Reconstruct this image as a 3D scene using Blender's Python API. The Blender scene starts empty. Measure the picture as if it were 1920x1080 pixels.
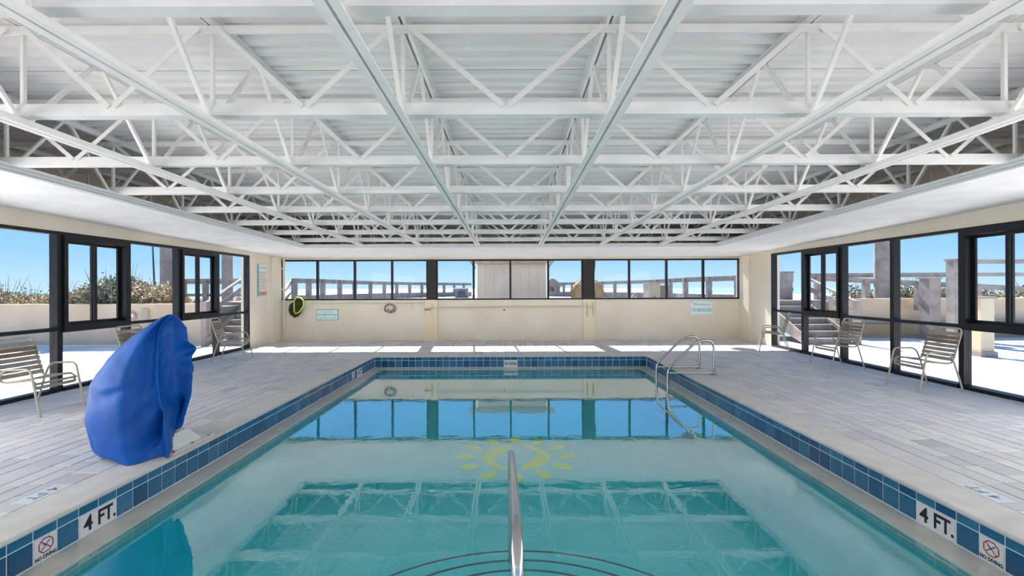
import bpy, math, random
from mathutils import Vector, Matrix

random.seed(7)
PI = math.pi
scene = bpy.context.scene
COL = scene.collection

# ------------------------------------------------------------------ camera
F, CX, CY, CH = 847.0, 957.0, 541.0, 1.515
cam = bpy.data.cameras.new('camera')
cam.sensor_width = 36.0
cam.lens = 36.0 * F / 1920.0
cam.shift_x = 3.0 / 1920.0
cam.shift_y = 1.0 / 1920.0
cam.clip_start = 0.05
cam.clip_end = 60000
cam_o = bpy.data.objects.new('camera', cam)
cam_o.matrix_world = Matrix.Translation((0, 0, CH)) @ Matrix.Rotation(PI / 2, 4, 'X') @ Matrix.Rotation(-0.0035, 4, 'Z')
COL.objects.link(cam_o)
scene.camera = cam_o

# ------------------------------------------------------------------ view
scene.view_settings.view_transform = 'Standard'
scene.view_settings.look = 'None'
scene.view_settings.gamma = 1.0
scene.view_settings.use_curve_mapping = False
scene.view_settings.exposure = 0.14
scene.cycles.max_bounces = 8
scene.cycles.use_adaptive_sampling = True
scene.cycles.adaptive_threshold = 0.02
scene.cycles.diffuse_bounces = 5
scene.cycles.glossy_bounces = 4
scene.cycles.transparent_max_bounces = 16
scene.cycles.sample_clamp_indirect = 8.0
scene.cycles.caustics_reflective = False
scene.cycles.caustics_refractive = False

# ------------------------------------------------------------------ sky
world = bpy.data.worlds.new('sky')
scene.world = world
world.use_nodes = True
wn, wl = world.node_tree.nodes, world.node_tree.links
wn.clear()
w_out = wn.new('ShaderNodeOutputWorld')
w_bg = wn.new('ShaderNodeBackground')
w_tc = wn.new('ShaderNodeTexCoord')
w_sep = wn.new('ShaderNodeSeparateXYZ')
w_ramp = wn.new('ShaderNodeValToRGB')
wl.new(w_tc.outputs['Generated'], w_sep.inputs[0])
wl.new(w_sep.outputs['Z'], w_ramp.inputs[0])
wl.new(w_ramp.outputs[0], w_bg.inputs[0])
wl.new(w_bg.outputs[0], w_out.inputs[0])
cr = w_ramp.color_ramp
cr.elements[0].position = 0.0
cr.elements[0].color = (0.58, 0.82, 1.0, 1)
cr.elements[1].position = 1.0
cr.elements[1].color = (0.11, 0.32, 0.78, 1)
e = cr.elements.new(0.16)
e.color = (0.23, 0.54, 1.0, 1)
e = cr.elements.new(0.06)
e.color = (0.36, 0.67, 1.0, 1)
w_bg.inputs['Strength'].default_value = 1.08

# ------------------------------------------------------------------ sun (ahead of the camera, a little to the left)
sun = bpy.data.lights.new('sun', 'SUN')
sun.energy = 20.0
sun.angle = 0.009
sun.color = (1.0, 0.96, 0.9)
sun_o = bpy.data.objects.new('sun', sun)
sd = Vector((0.085, -1.0, -0.94)).normalized()          # direction of travel
sun_o.rotation_euler = sd.to_track_quat('-Z', 'Y').to_euler()
sun_o.location = (-2, 30, 30)
COL.objects.link(sun_o)


def area(name, loc, rot, sx, sy, power, colr=(1, 1, 1)):
    l = bpy.data.lights.new(name, 'AREA')
    l.shape = 'RECTANGLE'
    l.size, l.size_y, l.energy, l.color = sx, sy, power, colr
    o = bpy.data.objects.new(name, l)
    o.location, o.rotation_euler = loc, rot
    COL.objects.link(o)
    return o


# added fill light behind the camera, lifts the interior beyond sun and sky
area('fill_rear', (0, -4.6, 1.25), (PI / 2, 0, PI), 12.6, 2.3, 420, (1.0, 0.985, 0.96))
# unseen fill lights added along both side walls to brighten deck and ceiling
area('fill_left', (-6.6, 0.2, 1.25), (0, -PI / 2, 0), 2.2, 9.6, 205, (1.0, 0.985, 0.96))
area('fill_right', (6.6, 0.2, 1.25), (0, PI / 2, 0), 2.2, 9.6, 205, (1.0, 0.985, 0.96))


# ------------------------------------------------------------------ materials
def mat(name, base=(0.8, 0.8, 0.8), rough=0.5, metal=0.0, spec=0.5):
    m = bpy.data.materials.new(name)
    m.use_nodes = True
    b = m.node_tree.nodes['Principled BSDF']
    b.inputs['Base Color'].default_value = (*base, 1)
    b.inputs['Roughness'].default_value = rough
    b.inputs['Metallic'].default_value = metal
    b.inputs['Specular IOR Level'].default_value = spec
    return m


def noisy(m, c1, c2, scale=6.0, detail=4.0, bump=0.0, bscale=60.0, lo=0.35, hi=0.65):
    nt = m.node_tree
    n, l = nt.nodes, nt.links
    b = n['Principled BSDF']
    tc = n.new('ShaderNodeTexCoord')
    nz = n.new('ShaderNodeTexNoise')
    nz.inputs['Scale'].default_value = scale
    nz.inputs['Detail'].default_value = detail
    rp = n.new('ShaderNodeValToRGB')
    rp.color_ramp.elements[0].position = lo
    rp.color_ramp.elements[0].color = (*c1, 1)
    rp.color_ramp.elements[1].position = hi
    rp.color_ramp.elements[1].color = (*c2, 1)
    l.new(tc.outputs['Object'], nz.inputs['Vector'])
    l.new(nz.outputs['Fac'], rp.inputs[0])
    l.new(rp.outputs[0], b.inputs['Base Color'])
    if bump:
        n2 = n.new('ShaderNodeTexNoise')
        n2.inputs['Scale'].default_value = bscale
        n2.inputs['Detail'].default_value = 3
        bp = n.new('ShaderNodeBump')
        bp.inputs['Strength'].default_value = bump
        bp.inputs['Distance'].default_value = 0.01
        l.new(tc.outputs['Object'], n2.inputs['Vector'])
        l.new(n2.outputs['Fac'], bp.inputs['Height'])
        l.new(bp.outputs[0], b.inputs['Normal'])
    return m


def attr_mix(m, cols, grain=0.06, gscale=30.0):
    """colour from the per-piece attribute 'tone' plus fine grain"""
    nt = m.node_tree
    n, l = nt.nodes, nt.links
    b = n['Principled BSDF']
    at = n.new('ShaderNodeAttribute')
    at.attribute_name = 'tone'
    rp = n.new('ShaderNodeValToRGB')
    els = rp.color_ramp.elements
    while len(els) < len(cols):
        els.new(0.5)
    for i, c in enumerate(cols):
        els[i].position = i / (len(cols) - 1)
        els[i].color = (*c, 1)
    tc = n.new('ShaderNodeTexCoord')
    nz = n.new('ShaderNodeTexNoise')
    nz.inputs['Scale'].default_value = gscale
    nz.inputs['Detail'].default_value = 5
    ad = n.new('ShaderNodeMath')
    ad.operation = 'MULTIPLY_ADD'
    ad.inputs[1].default_value = grain * 4
    sb = n.new('ShaderNodeMath')
    sb.operation = 'SUBTRACT'
    sb.inputs[1].default_value = grain * 2
    l.new(tc.outputs['Object'], nz.inputs['Vector'])
    l.new(nz.outputs['Fac'], ad.inputs[0])
    l.new(at.outputs['Fac'], ad.inputs[2])
    l.new(ad.outputs[0], sb.inputs[0])
    l.new(sb.outputs[0], rp.inputs[0])
    l.new(rp.outputs[0], b.inputs['Base Color'])
    return m


M = {}
M['wall'] = noisy(mat('cream_wall_paint', rough=0.7, spec=0.3), (0.78, 0.69, 0.55), (0.84, 0.765, 0.645), 1.4, 5, 0.10, 40)
M['pilaster'] = noisy(mat('yellow_cream_paint', rough=0.7, spec=0.3), (0.84, 0.71, 0.47), (0.88, 0.77, 0.56), 2.0, 5, 0.1, 40)
M['soffit'] = noisy(mat('white_stucco', rough=0.85, spec=0.2), (0.76, 0.76, 0.77), (0.83, 0.83, 0.83), 3.0, 4, 0.35, 26)
M['steel'] = noisy(mat('white_painted_steel', rough=0.5, spec=0.4), (0.87, 0.85, 0.825), (0.93, 0.91, 0.885), 5.0, 5)
M['deckmetal'] = noisy(mat('white_painted_decking', rough=0.5, spec=0.4), (0.88, 0.86, 0.84), (0.94, 0.92, 0.90), 2.2, 5)
M['trim'] = mat('white_metal_trim', (0.8, 0.8, 0.8), 0.5)
M['gap'] = mat('dark_gap', (0.03, 0.03, 0.03), 0.9)
M['plenum'] = noisy(mat('grey_block_wall', rough=0.9), (0.42, 0.40, 0.38), (0.55, 0.53, 0.50), 2.0)
M['frame'] = mat('dark_bronze_aluminium', (0.007, 0.007, 0.009), 0.42, 0.0, 0.35)
M['post'] = mat('dark_brown_post', (0.022, 0.016, 0.013), 0.5)
M['coping'] = noisy(mat('beige_cast_coping', rough=0.75, spec=0.3), (0.60, 0.58, 0.545), (0.69, 0.67, 0.635), 5.0, 8, 0.1, 120)
M['ledge'] = noisy(mat('wet_beige_ledge', rough=0.22, spec=0.6), (0.62, 0.60, 0.53), (0.72, 0.69, 0.62), 4.0, 7)
M['grout'] = mat('pale_grout', (0.80, 0.86, 0.88), 0.7)
M['tile'] = attr_mix(mat('blue_glazed_tile', rough=0.14, spec=0.6), [(0.008, 0.07, 0.18), (0.018, 0.135, 0.28), (0.045, 0.23, 0.38)], 0.16, 22.0)
M['white_tile'] = mat('white_glazed_tile', (0.82, 0.82, 0.82), 0.2)
M['ink'] = mat('black_lettering', (0.012, 0.012, 0.02), 0.5)
M['red'] = mat('red_lettering', (0.45, 0.02, 0.05), 0.5)
M['plaster'] = noisy(mat('teal_pool_plaster', rough=0.6, spec=0.2), (0.055, 0.72, 0.79), (0.075, 0.78, 0.84), 1.2, 4)
M['step_edge'] = mat('dark_step_edge_tile', (0.008, 0.03, 0.05), 0.5)
M['sun_yellow'] = mat('yellow_green_mosaic', (0.90, 0.84, 0.0), 0.5)
M['sun_white'] = mat('pale_mosaic', (0.55, 0.85, 0.85), 0.5)
M['paver'] = attr_mix(mat('grey_concrete_paver', rough=0.72, spec=0.35),
                      [(0.48, 0.465, 0.485), (0.57, 0.56, 0.575), (0.64, 0.625, 0.63), (0.69, 0.675, 0.65)], 0.05, 14.0)
M['joint'] = mat('paver_joint_sand', (0.13, 0.125, 0.12), 0.95)
M['chrome'] = mat('stainless_steel', (0.50, 0.485, 0.47), 0.2, 1.0)
M['chair_frame'] = mat('beige_powder_coat', (0.45, 0.40, 0.31), 0.35)
M['strap'] = noisy(mat('taupe_vinyl_strap', rough=0.45), (0.29, 0.265, 0.225), (0.36, 0.33, 0.285), 10)
M['strap_brown'] = noisy(mat('brown_vinyl_strap', rough=0.45), (0.19, 0.13, 0.08), (0.25, 0.18, 0.115), 10)
M['rubber'] = mat('dark_rubber', (0.05, 0.05, 0.05), 0.8)
M['tarp'] = noisy(mat('blue_vinyl_cover', rough=0.5, spec=0.28), (0.002, 0.080, 0.37), (0.004, 0.108, 0.46), 3.5, 5, 0.10, 9)
M['white_plastic'] = mat('white_plastic', (0.82, 0.8, 0.78), 0.4)
M['sign_pale'] = mat('pale_sign_face', (0.78, 0.88, 0.86), 0.5)
M['sign_teal'] = mat('teal_sign_print', (0.05, 0.42, 0.42), 0.5)
M['sign_blue'] = mat('faded_blue_print', (0.22, 0.52, 0.62), 0.5)
M['sign_grey'] = mat('grey_print', (0.18, 0.25, 0.28), 0.5)
M['sign_pink'] = mat('faded_peach_sign_face', (0.82, 0.70, 0.60), 0.5)
M['sign_red'] = mat('faded_red_print', (0.60, 0.16, 0.17), 0.5)
M['lime'] = mat('lime_plastic', (0.46, 0.82, 0.06), 0.4)
M['net'] = noisy(mat('dark_mesh_bag', rough=0.9), (0.03, 0.03, 0.02), (0.10, 0.09, 0.06), 60)
M['pole'] = mat('cream_aluminium_pole', (0.78, 0.70, 0.55), 0.4)
M['orange'] = mat('orange_grip', (0.55, 0.16, 0.06), 0.6)
M['patio'] = noisy(mat('pale_patio_concrete', rough=0.85, spec=0.2), (0.66, 0.63, 0.58), (0.74, 0.71, 0.66), 0.8, 6)
M['planter'] = noisy(mat('tan_stucco', rough=0.85, spec=0.2), (0.56, 0.43, 0.305), (0.64, 0.51, 0.38), 1.0, 5, 0.15, 30)
M['sand'] = noisy(mat('dune_sand', rough=0.95, spec=0.1), (0.22, 0.21, 0.20), (0.36, 0.345, 0.325), 0.6, 8)
M['sea'] = mat('sea_water', (0.10, 0.22, 0.34), 0.35)
M['wood'] = noisy(mat('weathered_wood', rough=0.85, spec=0.2), (0.235, 0.20, 0.185), (0.345, 0.305, 0.29), 3.0, 6, 0.2, 18)
M['shed'] = noisy(mat('grey_sheet_cladding', rough=0.7), (0.37, 0.355, 0.34), (0.43, 0.415, 0.40), 1.5, 5)
M['shed_roof'] = mat('corrugated_roof_sheet', (0.42, 0.40, 0.38), 0.6)
M['leaf_tan'] = attr_mix(mat('dry_shrub_leaf', rough=0.8, spec=0.2), [(0.20, 0.16, 0.08), (0.40, 0.31, 0.18), (0.72, 0.62, 0.48)], 0.03)
M['leaf_green'] = attr_mix(mat('olive_shrub_leaf', rough=0.8, spec=0.2), [(0.10, 0.11, 0.06), (0.24, 0.22, 0.13), (0.48, 0.42, 0.30)], 0.03)
M['twig'] = mat('shrub_twig', (0.16, 0.12, 0.08), 0.9)
M['thatch'] = noisy(mat('brown_woven_straw', rough=0.95), (0.17, 0.11, 0.065), (0.32, 0.23, 0.15), 26, 6, 0.4, 50)
M['metal_box'] = mat('grey_metal_box', (0.26, 0.26, 0.25), 0.6, 0.0)
M['metal_dark'] = mat('dark_metal_panel', (0.12, 0.12, 0.12), 0.6)
M['splash'] = mat('light_blue_pool_paint', (0.35, 0.68, 0.80), 0.2)
M['flag'] = mat('dark_pole', (0.05, 0.06, 0.06), 0.5)
M['roof_top'] = mat('roof_membrane', (0.5, 0.5, 0.5), 0.9)

# window glass: thin pane, faintly tinted, mirror reflection by Fresnel
g = bpy.data.materials.new('window_glass')
g.use_nodes = True
n, l = g.node_tree.nodes, g.node_tree.links
n.clear()
o_ = n.new('ShaderNodeOutputMaterial')
mx = n.new('ShaderNodeMixShader')
tr = n.new('ShaderNodeBsdfTransparent')
gl = n.new('ShaderNodeBsdfGlossy')
fr = n.new('ShaderNodeLayerWeight')
fp = n.new('ShaderNodeMath')
fp.operation = 'POWER'
fp.inputs[1].default_value = 5.0
fm_ = n.new('ShaderNodeMath')
fm_.operation = 'MULTIPLY_ADD'
fm_.inputs[1].default_value = 0.45
fm_.inputs[2].default_value = 0.012
tr.inputs[0].default_value = (0.93, 0.945, 0.96, 1)
gl.inputs['Roughness'].default_value = 0.0
l.new(fr.outputs['Facing'], fp.inputs[0]); l.new(fp.outputs[0], fm_.inputs[0]); l.new(fm_.outputs[0], mx.inputs[0]); l.new(tr.outputs[0], mx.inputs[1]); l.new(gl.outputs[0], mx.inputs[2]); l.new(mx.outputs[0], o_.inputs[0])
M['glass'] = g

# pool water: clear tinted surface with Fresnel mirror and small ripples
w = bpy.data.materials.new('pool_water_surface')
w.use_nodes = True
n, l = w.node_tree.nodes, w.node_tree.links
n.clear()
o_ = n.new('ShaderNodeOutputMaterial')
mx = n.new('ShaderNodeMixShader')
tr = n.new('ShaderNodeBsdfTransparent')
gl = n.new('ShaderNodeBsdfGlossy')
fr = n.new('ShaderNodeLayerWeight')
fr.inputs['Blend'].default_value = 0.5
fp = n.new('ShaderNodeMath')
fp.operation = 'POWER'
fp.inputs[1].default_value = 2.6
fm_ = n.new('ShaderNodeMath')
fm_.operation = 'MULTIPLY_ADD'
fm_.inputs[1].default_value = 0.97
fm_.inputs[2].default_value = 0.02
tc = n.new('ShaderNodeTexCoord')
mp = n.new('ShaderNodeMapping')
nz = n.new('ShaderNodeTexNoise')
bp = n.new('ShaderNodeBump')
mp.inputs['Scale'].default_value = (1.0, 1.6, 1.0)
nz.inputs['Scale'].default_value = 5.0
nz.inputs['Detail'].default_value = 3.0
bp.inputs['Strength'].default_value = 0.014
bp.inputs['Distance'].default_value = 0.05
tr.inputs[0].default_value = (0.62, 0.90, 0.92, 1)
gl.inputs['Roughness'].default_value = 0.0
gl.inputs['Color'].default_value = (0.96, 0.98, 1.0, 1)
l.new(tc.outputs['Object'], mp.inputs[0]); l.new(mp.outputs[0], nz.inputs['Vector']); l.new(nz.outputs['Fac'], bp.inputs['Height'])
l.new(bp.outputs[0], gl.inputs['Normal'])
l.new(fr.outputs['Facing'], fp.inputs[0]); l.new(fp.outputs[0], fm_.inputs[0]); l.new(fm_.outputs[0], mx.inputs[0]); l.new(tr.outputs[0], mx.inputs[1]); l.new(gl.outputs[0], mx.inputs[2]); l.new(mx.outputs[0], o_.inputs[0])
M['water'] = w


# ------------------------------------------------------------------ mesh helpers
class MB:
    def __init__(self):
        self.v, self.f = [], []

    def add(self, vs, fs):
        k = len(self.v)
        self.v += [tuple(p) for p in vs]
        self.f += [tuple(i + k for i in q) for q in fs]
        return self

    def box(self, x0, x1, y0, y1, z0, z1):
        return self.add([(x0, y0, z0), (x1, y0, z0), (x1, y1, z0), (x0, y1, z0), (x0, y0, z1), (x1, y0, z1), (x1, y1, z1), (x0, y1, z1)],
                        [(0, 3, 2, 1), (4, 5, 6, 7), (0, 1, 5, 4), (1, 2, 6, 5), (2, 3, 7, 6), (3, 0, 4, 7)])

    def hexa(self, bottom, top):
        return self.add(list(bottom) + list(top), [(0, 3, 2, 1), (4, 5, 6, 7), (0, 1, 5, 4), (1, 2, 6, 5), (2, 3, 7, 6), (3, 0, 4, 7)])

    def bar(self, a, b, w_, h_, up=(0, 0, 1)):
        a, b, up = Vector(a), Vector(b), Vector(up)
        d = (b - a).normalized()
        s = d.cross(up)
        if s.length < 1e-4:
            s = d.cross(Vector((1, 0, 0)))
        s.normalize()
        t = s.cross(d).normalized()
        q = [(-1, -1), (1, -1), (1, 1), (-1, 1)]
        vs = [a + s * (i * w_ / 2) + t * (j * h_ / 2) for i, j in q] + [b + s * (i * w_ / 2) + t * (j * h_ / 2) for i, j in q]
        return self.add(vs, [(3, 2, 1, 0), (4, 5, 6, 7), (0, 1, 5, 4), (1, 2, 6, 5), (2, 3, 7, 6), (3, 0, 4, 7)])

    def tube(self, pts, r, seg=10, cap=True, closed=False):
        pts = [Vector(p) for p in pts]
        m = len(pts)
        vs, fs = [], []
        prev = None
        for i, p in enumerate(pts):
            if closed:
                d = pts[(i + 1) % m] - pts[i - 1]
            else:
                d = pts[min(i + 1, m - 1)] - pts[max(i - 1, 0)]
            d.normalize()
            if prev is None:
                a = d.orthogonal().normalized()
            else:
                a = (prev - d * prev.dot(d))
                a = a.normalized() if a.length > 1e-5 else d.orthogonal().normalized()
            prev = a
            b = d.cross(a)
            rr = r[i] if isinstance(r, (list, tuple)) else r
            for k in range(seg):
                t = 2 * PI * k / seg
                vs.append(p + a * (math.cos(t) * rr) + b * (math.sin(t) * rr))
        for i in range(m if closed else m - 1):
            j = (i + 1) % m
            for k in range(seg):
                k2 = (k + 1) % seg
                fs.append((i * seg + k, i * seg + k2, j * seg + k2, j * seg + k))
        if cap and not closed:
            fs.append(tuple(reversed(range(seg))))
            fs.append(tuple((m - 1) * seg + k for k in range(seg)))
        return self.add(vs, fs)

    def prism(self, poly, z0, z1):
        m = len(poly)
        vs = [(x, y, z0) for x, y in poly] + [(x, y, z1) for x, y in poly]
        fs = [tuple(reversed(range(m))), tuple(range(m, 2 * m))] + [(i, (i + 1) % m, m + (i + 1) % m, m + i) for i in range(m)]
        return self.add(vs, fs)

    def lathe(self, prof, c=(0, 0, 0), seg=20):
        vs, fs = [], []
        for r, z in prof:
            for k in range(seg):
                t = 2 * PI * k / seg
                vs.append((c[0] + r * math.cos(t), c[1] + r * math.sin(t), c[2] + z))
        for i in range(len(prof) - 1):
            for k in range(seg):
                k2 = (k + 1) % seg
                fs.append((i * seg + k, i * seg + k2, (i + 1) * seg + k2, (i + 1) * seg + k))
        fs.append(tuple(reversed(range(seg))))
        fs.append(tuple((len(prof) - 1) * seg + k for k in range(seg)))
        return self.add(vs, fs)

    def mesh(self, name, m=None, smooth=False, tone=None):
        me = bpy.data.meshes.new(name)
        me.from_pydata(self.v, [], self.f)
        me.update()
        if m:
            me.materials.append(M[m])
        if smooth:
            me.polygons.foreach_set('use_smooth', [True] * len(me.polygons))
            me.set_sharp_from_angle(angle=math.radians(40))
        if tone is not None:
            at = me.attributes.new('tone', 'FLOAT', 'FACE')
            at.data.foreach_set('value', tone if isinstance(tone, list) else [tone] * len(me.polygons))
        return me

    def build(self, name, m, parent=None, smooth=False, tone=None, loc=None):
        return link(name, self.mesh(name, m, smooth, tone), parent, loc)


def link(name, me, parent=None, loc=None):
    o = bpy.data.objects.new(name, me)
    COL.objects.link(o)
    if loc:
        o.location = loc
    if parent is not None:
        o.parent = parent
    return o


def tag(o, label, cat, group=None, kind=None):
    o['label'] = label
    o['category'] = cat
    if group:
        o['group'] = group
    if kind:
        o['kind'] = kind
    return o


def empty(name, loc=(0, 0, 0), rz=0.0):
    o = bpy.data.objects.new(name, None)
    o.empty_display_size = 0.1
    COL.objects.link(o)
    o.location = loc
    o.rotation_euler = (0, 0, rz)
    return o


def copy_tree(o, parent=None):
    c = o.copy()
    COL.objects.link(c)
    c.parent = parent
    for ch in list(o.children):
        copy_tree(ch, c)
    return c


def fillet(pts, rad, n_=6):
    """round the inner corners of a polyline"""
    pts = [Vector(p) for p in pts]
    out = [pts[0]]
    for i in range(1, len(pts) - 1):
        p, a, b = pts[i], pts[i - 1], pts[i + 1]
        r = rad[i - 1] if isinstance(rad, (list, tuple)) else rad
        da, db = (a - p), (b - p)
        t = min(r, da.length * 0.49, db.length * 0.49)
        s, e_ = p + da.normalized() * t, p + db.normalized() * t
        for k in range(n_ + 1):
            u = k / n_
            out.append(s * (1 - u) ** 2 + p * 2 * u * (1 - u) + e_ * u ** 2)
    out.append(pts[-1])
    return out


def P(x, y, Y):
    """photo pixel at depth Y -> world point"""
    return Vector(((x - CX) / F * Y, Y, CH - (y - CY) / F * Y))


def text_mesh(s, size, m, extrude=0.001, bold=0.0, align='CENTER', sx=1.0):
    cu = bpy.data.curves.new('lettering', 'FONT')
    cu.body = s
    cu.size = size
    cu.extrude = extrude
    cu.offset = bold
    cu.align_x = align
    cu.align_y = 'CENTER'
    cu.resolution_u = 2
    o = bpy.data.objects.new('lettering_source', cu)
    COL.objects.link(o)
    bpy.context.view_layer.update()
    me = bpy.data.meshes.new_from_object(o)
    bpy.data.objects.remove(o)
    bpy.data.curves.remove(cu)
    me.materials.clear()
    me.materials.append(M[m])
    if sx != 1.0:
        for v in me.vertices:
            v.co.x *= sx
    return me


def place_text(name, me, origin, right, up, parent=None):
    right, up = Vector(right).normalized(), Vector(up).normalized()
    nrm = right.cross(up)
    mt = Matrix((right, up, nrm)).transposed().to_4x4()
    mt.translation = Vector(origin)
    me.transform(mt)
    return link(name, me, parent)


# ------------------------------------------------------------------ dimensions
XW = 6.74            # inner face of the side walls
YB = 13.2            # back wall
YR = -4.8            # rear end of the hall, behind the camera
PW, PY0, PY1 = 3.05, 1.9, 10.13      # pool half width, near and far ends
COPE = 0.36
WATER = -0.262
zsof = lambda y: 2.50 + 0.027 * (10.8 - y)
zbot = lambda y: 2.545 + 0.02 * (10.8 - y)
ztop = lambda y: 3.27 + 0.018 * (10.8 - y)

# ------------------------------------------------------------------ floor and pavers
fl = MB()
XO = XW + 0.2
for a in ((-XO, -(PW + COPE), YR - .2, YB + .2), (PW + COPE, XO, YR - .2, YB + .2), (-(PW + COPE), PW + COPE, PY1 + COPE, YB + .2), (-(PW + COPE), PW + COPE, YR - .2, PY0 - COPE)):
    fl.box(a[0], a[1], a[2], a[3], -0.3, -0.012)
floor = fl.build('floor', 'joint')
tag(floor, 'grey and beige paver deck surrounding the pool', 'floor', kind='structure')


def paver_mb(x0, x1, y0, y1, mb=None):
    mb = mb or MB()
    gp, bv = 0.0035, 0.006
    x0 += gp; x1 -= gp; y0 += gp; y1 -= gp
    zt = random.uniform(-0.0015, 0.0015)
    vs = [(x0, y0, -0.014), (x1, y0, -0.014), (x1, y1, -0.014), (x0, y1, -0.014),
          (x0, y0, zt - 0.005), (x1, y0, zt - 0.005), (x1, y1, zt - 0.005), (x0, y1, zt - 0.005),
          (x0 + bv, y0 + bv, zt), (x1 - bv, y0 + bv, zt), (x1 - bv, y1 - bv, zt), (x0 + bv, y1 - bv, zt)]
    fs = [(8, 9, 10, 11)]
    for i in range(4):
        j = (i + 1) % 4
        fs += [(i, j, 4 + j, 4 + i), (4 + i, 4 + j, 8 + j, 8 + i)]
    return mb.add(vs, fs)


# depth-marker tiles let into the pavers: (x0, x1, y0, y1)
MARK = [(-3.565, -3.41, 3.20, 3.52), (-3.565, -3.41, 2.76, 3.08), (3.41, 3.565, 3.17, 3.49), (3.41, 3.565, 2.73, 3.05)]
cand = []


def run_rows(xa, xb, ya, yb):
    x = xa
    k = 0
    while x < xb - 0.02:
        wd = 0.155 if k % 3 else 0.235
        x2 = min(x + wd, xb)
        if xb - x2 < 0.06:
            x2 = xb
        y = ya - random.uniform(0, 0.3)
        while y < yb - 0.01:
            ln = random.choice((0.235, 0.31, 0.39))
            y1_, y2_ = max(y, ya), min(y + ln, yb)
            y += ln
            if y2_ - y1_ < 0.03:
                continue
            cand.append((x, x2, y1_, y2_))
        x = x2
        k += 1


run_rows(PW + COPE, XW + .06, YR, YB)
nright = len(cand)
tmp = cand[:]
cand.clear()
run_rows(PW + COPE, XW + .06, YR, YB)
left = [(-b, -a, c, d) for a, b, c, d in cand]
cand[:] = tmp + left
keep = cand[:]
cand.clear()
run_rows(-(PW + COPE), PW + COPE, PY1 + COPE, YB)
run_rows(-(PW + COPE), PW + COPE, YR, PY0 - COPE)
cand[:] = keep + cand
# clip pavers at the marker tiles
cl = []
for (a, b, c, d) in cand:
    hit = None
    for m_ in MARK:
        if a < m_[1] - .005 and b > m_[0] + .005 and c < m_[3] - .005 and d > m_[2] + .005:
            hit = m_
            break
    if not hit:
        cl.append((a, b, c, d))
        continue
    if c < hit[2] - .03:
        cl.append((a, b, c, hit[2]))
    if d > hit[3] + .03:
        cl.append((a, b, hit[3], d))
    c2, d2 = max(c, hit[2]), min(d, hit[3])
    if b > hit[1] + .03:
        cl.append((hit[1], b, c2, d2))
    if a < hit[0] - .03:
        cl.append((a, hit[0], c2, d2))


def seen_area(q):
    a, b, c, d = q
    yc, xc = (c + d) / 2, (a + b) / 2
    if yc < 0.5 or abs(xc) / yc > 960 / F or CH / yc > 540 / F:
        return 0
    return (b - a) * (d - c) / yc ** 3


cl.sort(key=seen_area, reverse=True)
rest, tones = MB(), []
pv_rows = []
for i, q in enumerate(cl):
    t = min(1, max(0, random.gauss(0.55, 0.2)))
    if i < 300:
        paver_mb(*q).build('paver', 'paver', floor, tone=t)
    else:
        n0 = len(rest.f)
        paver_mb(*q, mb=rest)
        tones += [t] * (len(rest.f) - n0)
r = rest.build('pavers', 'paver', floor, tone=tones)
r['kind'] = 'stuff'

for i, q in enumerate(MARK):
    side = 'left' if q[0] < 0 else 'right'
    what = '4 FT' if i % 2 == 0 else 'NO DIVING'
    t = empty('depth_marker', ((q[0] + q[1]) / 2, (q[2] + q[3]) / 2, -0.012))
    hx, hy = (q[1] - q[0]) / 2 - .002, (q[3] - q[2]) / 2 - .002
    MB().box(-hx, hx, -hy, hy, 0, 0.0135).build('tile', 'white_tile', t)
    right = (0, -1, 0) if side == 'left' else (0, 1, 0)
    up = (1, 0, 0) if side == 'left' else (-1, 0, 0)
    place_text('lettering', text_mesh(what, 0.115 if i % 2 == 0 else 0.05, 'sign_grey', 0.0005, 0.001), (0, 0, 0.0142), right, up, t)
    tag(t, ('white 4 FT marker tile set in the pavers on the %s of the pool' if i % 2 == 0 else 'white marker tile at the %s edge of the photo beside the coping') % side, 'marker tile', 'depth markers in the deck')

# ------------------------------------------------------------------ pool
pool = empty('swimming_pool', (0, 0, 0))
tag(pool, 'rectangular indoor pool with blue waterline tiles and beige coping', 'pool')


def ring(x0, x1, y0, y1, w_, z0, z1):
    """rectangular frame whose inner opening is x0..x1, y0..y1"""
    mb = MB()
    mb.box(x0 - w_, x0, y0 - w_, y1 + w_, z0, z1)
    mb.box(x1, x1 + w_, y0 - w_, y1 + w_, z0, z1)
    mb.box(x0, x1, y0 - w_, y0, z0, z1)
    mb.box(x0, x1, y1, y1 + w_, z0, z1)
    return mb


# coping with eased inner edge
cp = MB()
xi, yi0, yi1 = PW - 0.012, PY0 + 0.012, PY1 - 0.012
xo, yo0, yo1 = PW + COPE - .003, PY0 - COPE + .003, PY1 + COPE - .003
def rect(x, y0, y1, z): return [(-x, y0, z), (x, y0, z), (x, y1, z), (-x, y1, z)]
rings = [rect(xo, yo0, yo1, -0.05), rect(xo, yo0, yo1, 0.0), rect(xi + .02, yi0 - .02, yi1 + .02, 0.004), rect(xi + .006, yi0 - .006, yi1 + .006, -0.001), rect(xi, yi0, yi1, -0.008), rect(xi, yi0, yi1, -0.02), rect(PW + .02, PY0 - .02, PY1 + .02, -0.022)]
vs = [v for q in rings for v in q]
fs = []
for i in range(len(rings) - 1):
    for k in range(4):
        k2 = (k + 1) % 4
        fs.append((i * 4 + k2, i * 4 + k, (i + 1) * 4 + k, (i + 1) * 4 + k2))
cp.add(vs, fs)
cp.build('coping', 'coping', pool)
ring(-(PW + .006), PW + .006, PY0 - .006, PY1 + .006, 0.06, -0.30, -0.02).build('grout_bed', 'grout', pool)
# ledge just above the water line
ring(-2.84, 2.84, PY0 + .21, PY1 - .2, 0.205, -0.34, -0.252).build('ledge', 'ledge', pool)
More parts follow.
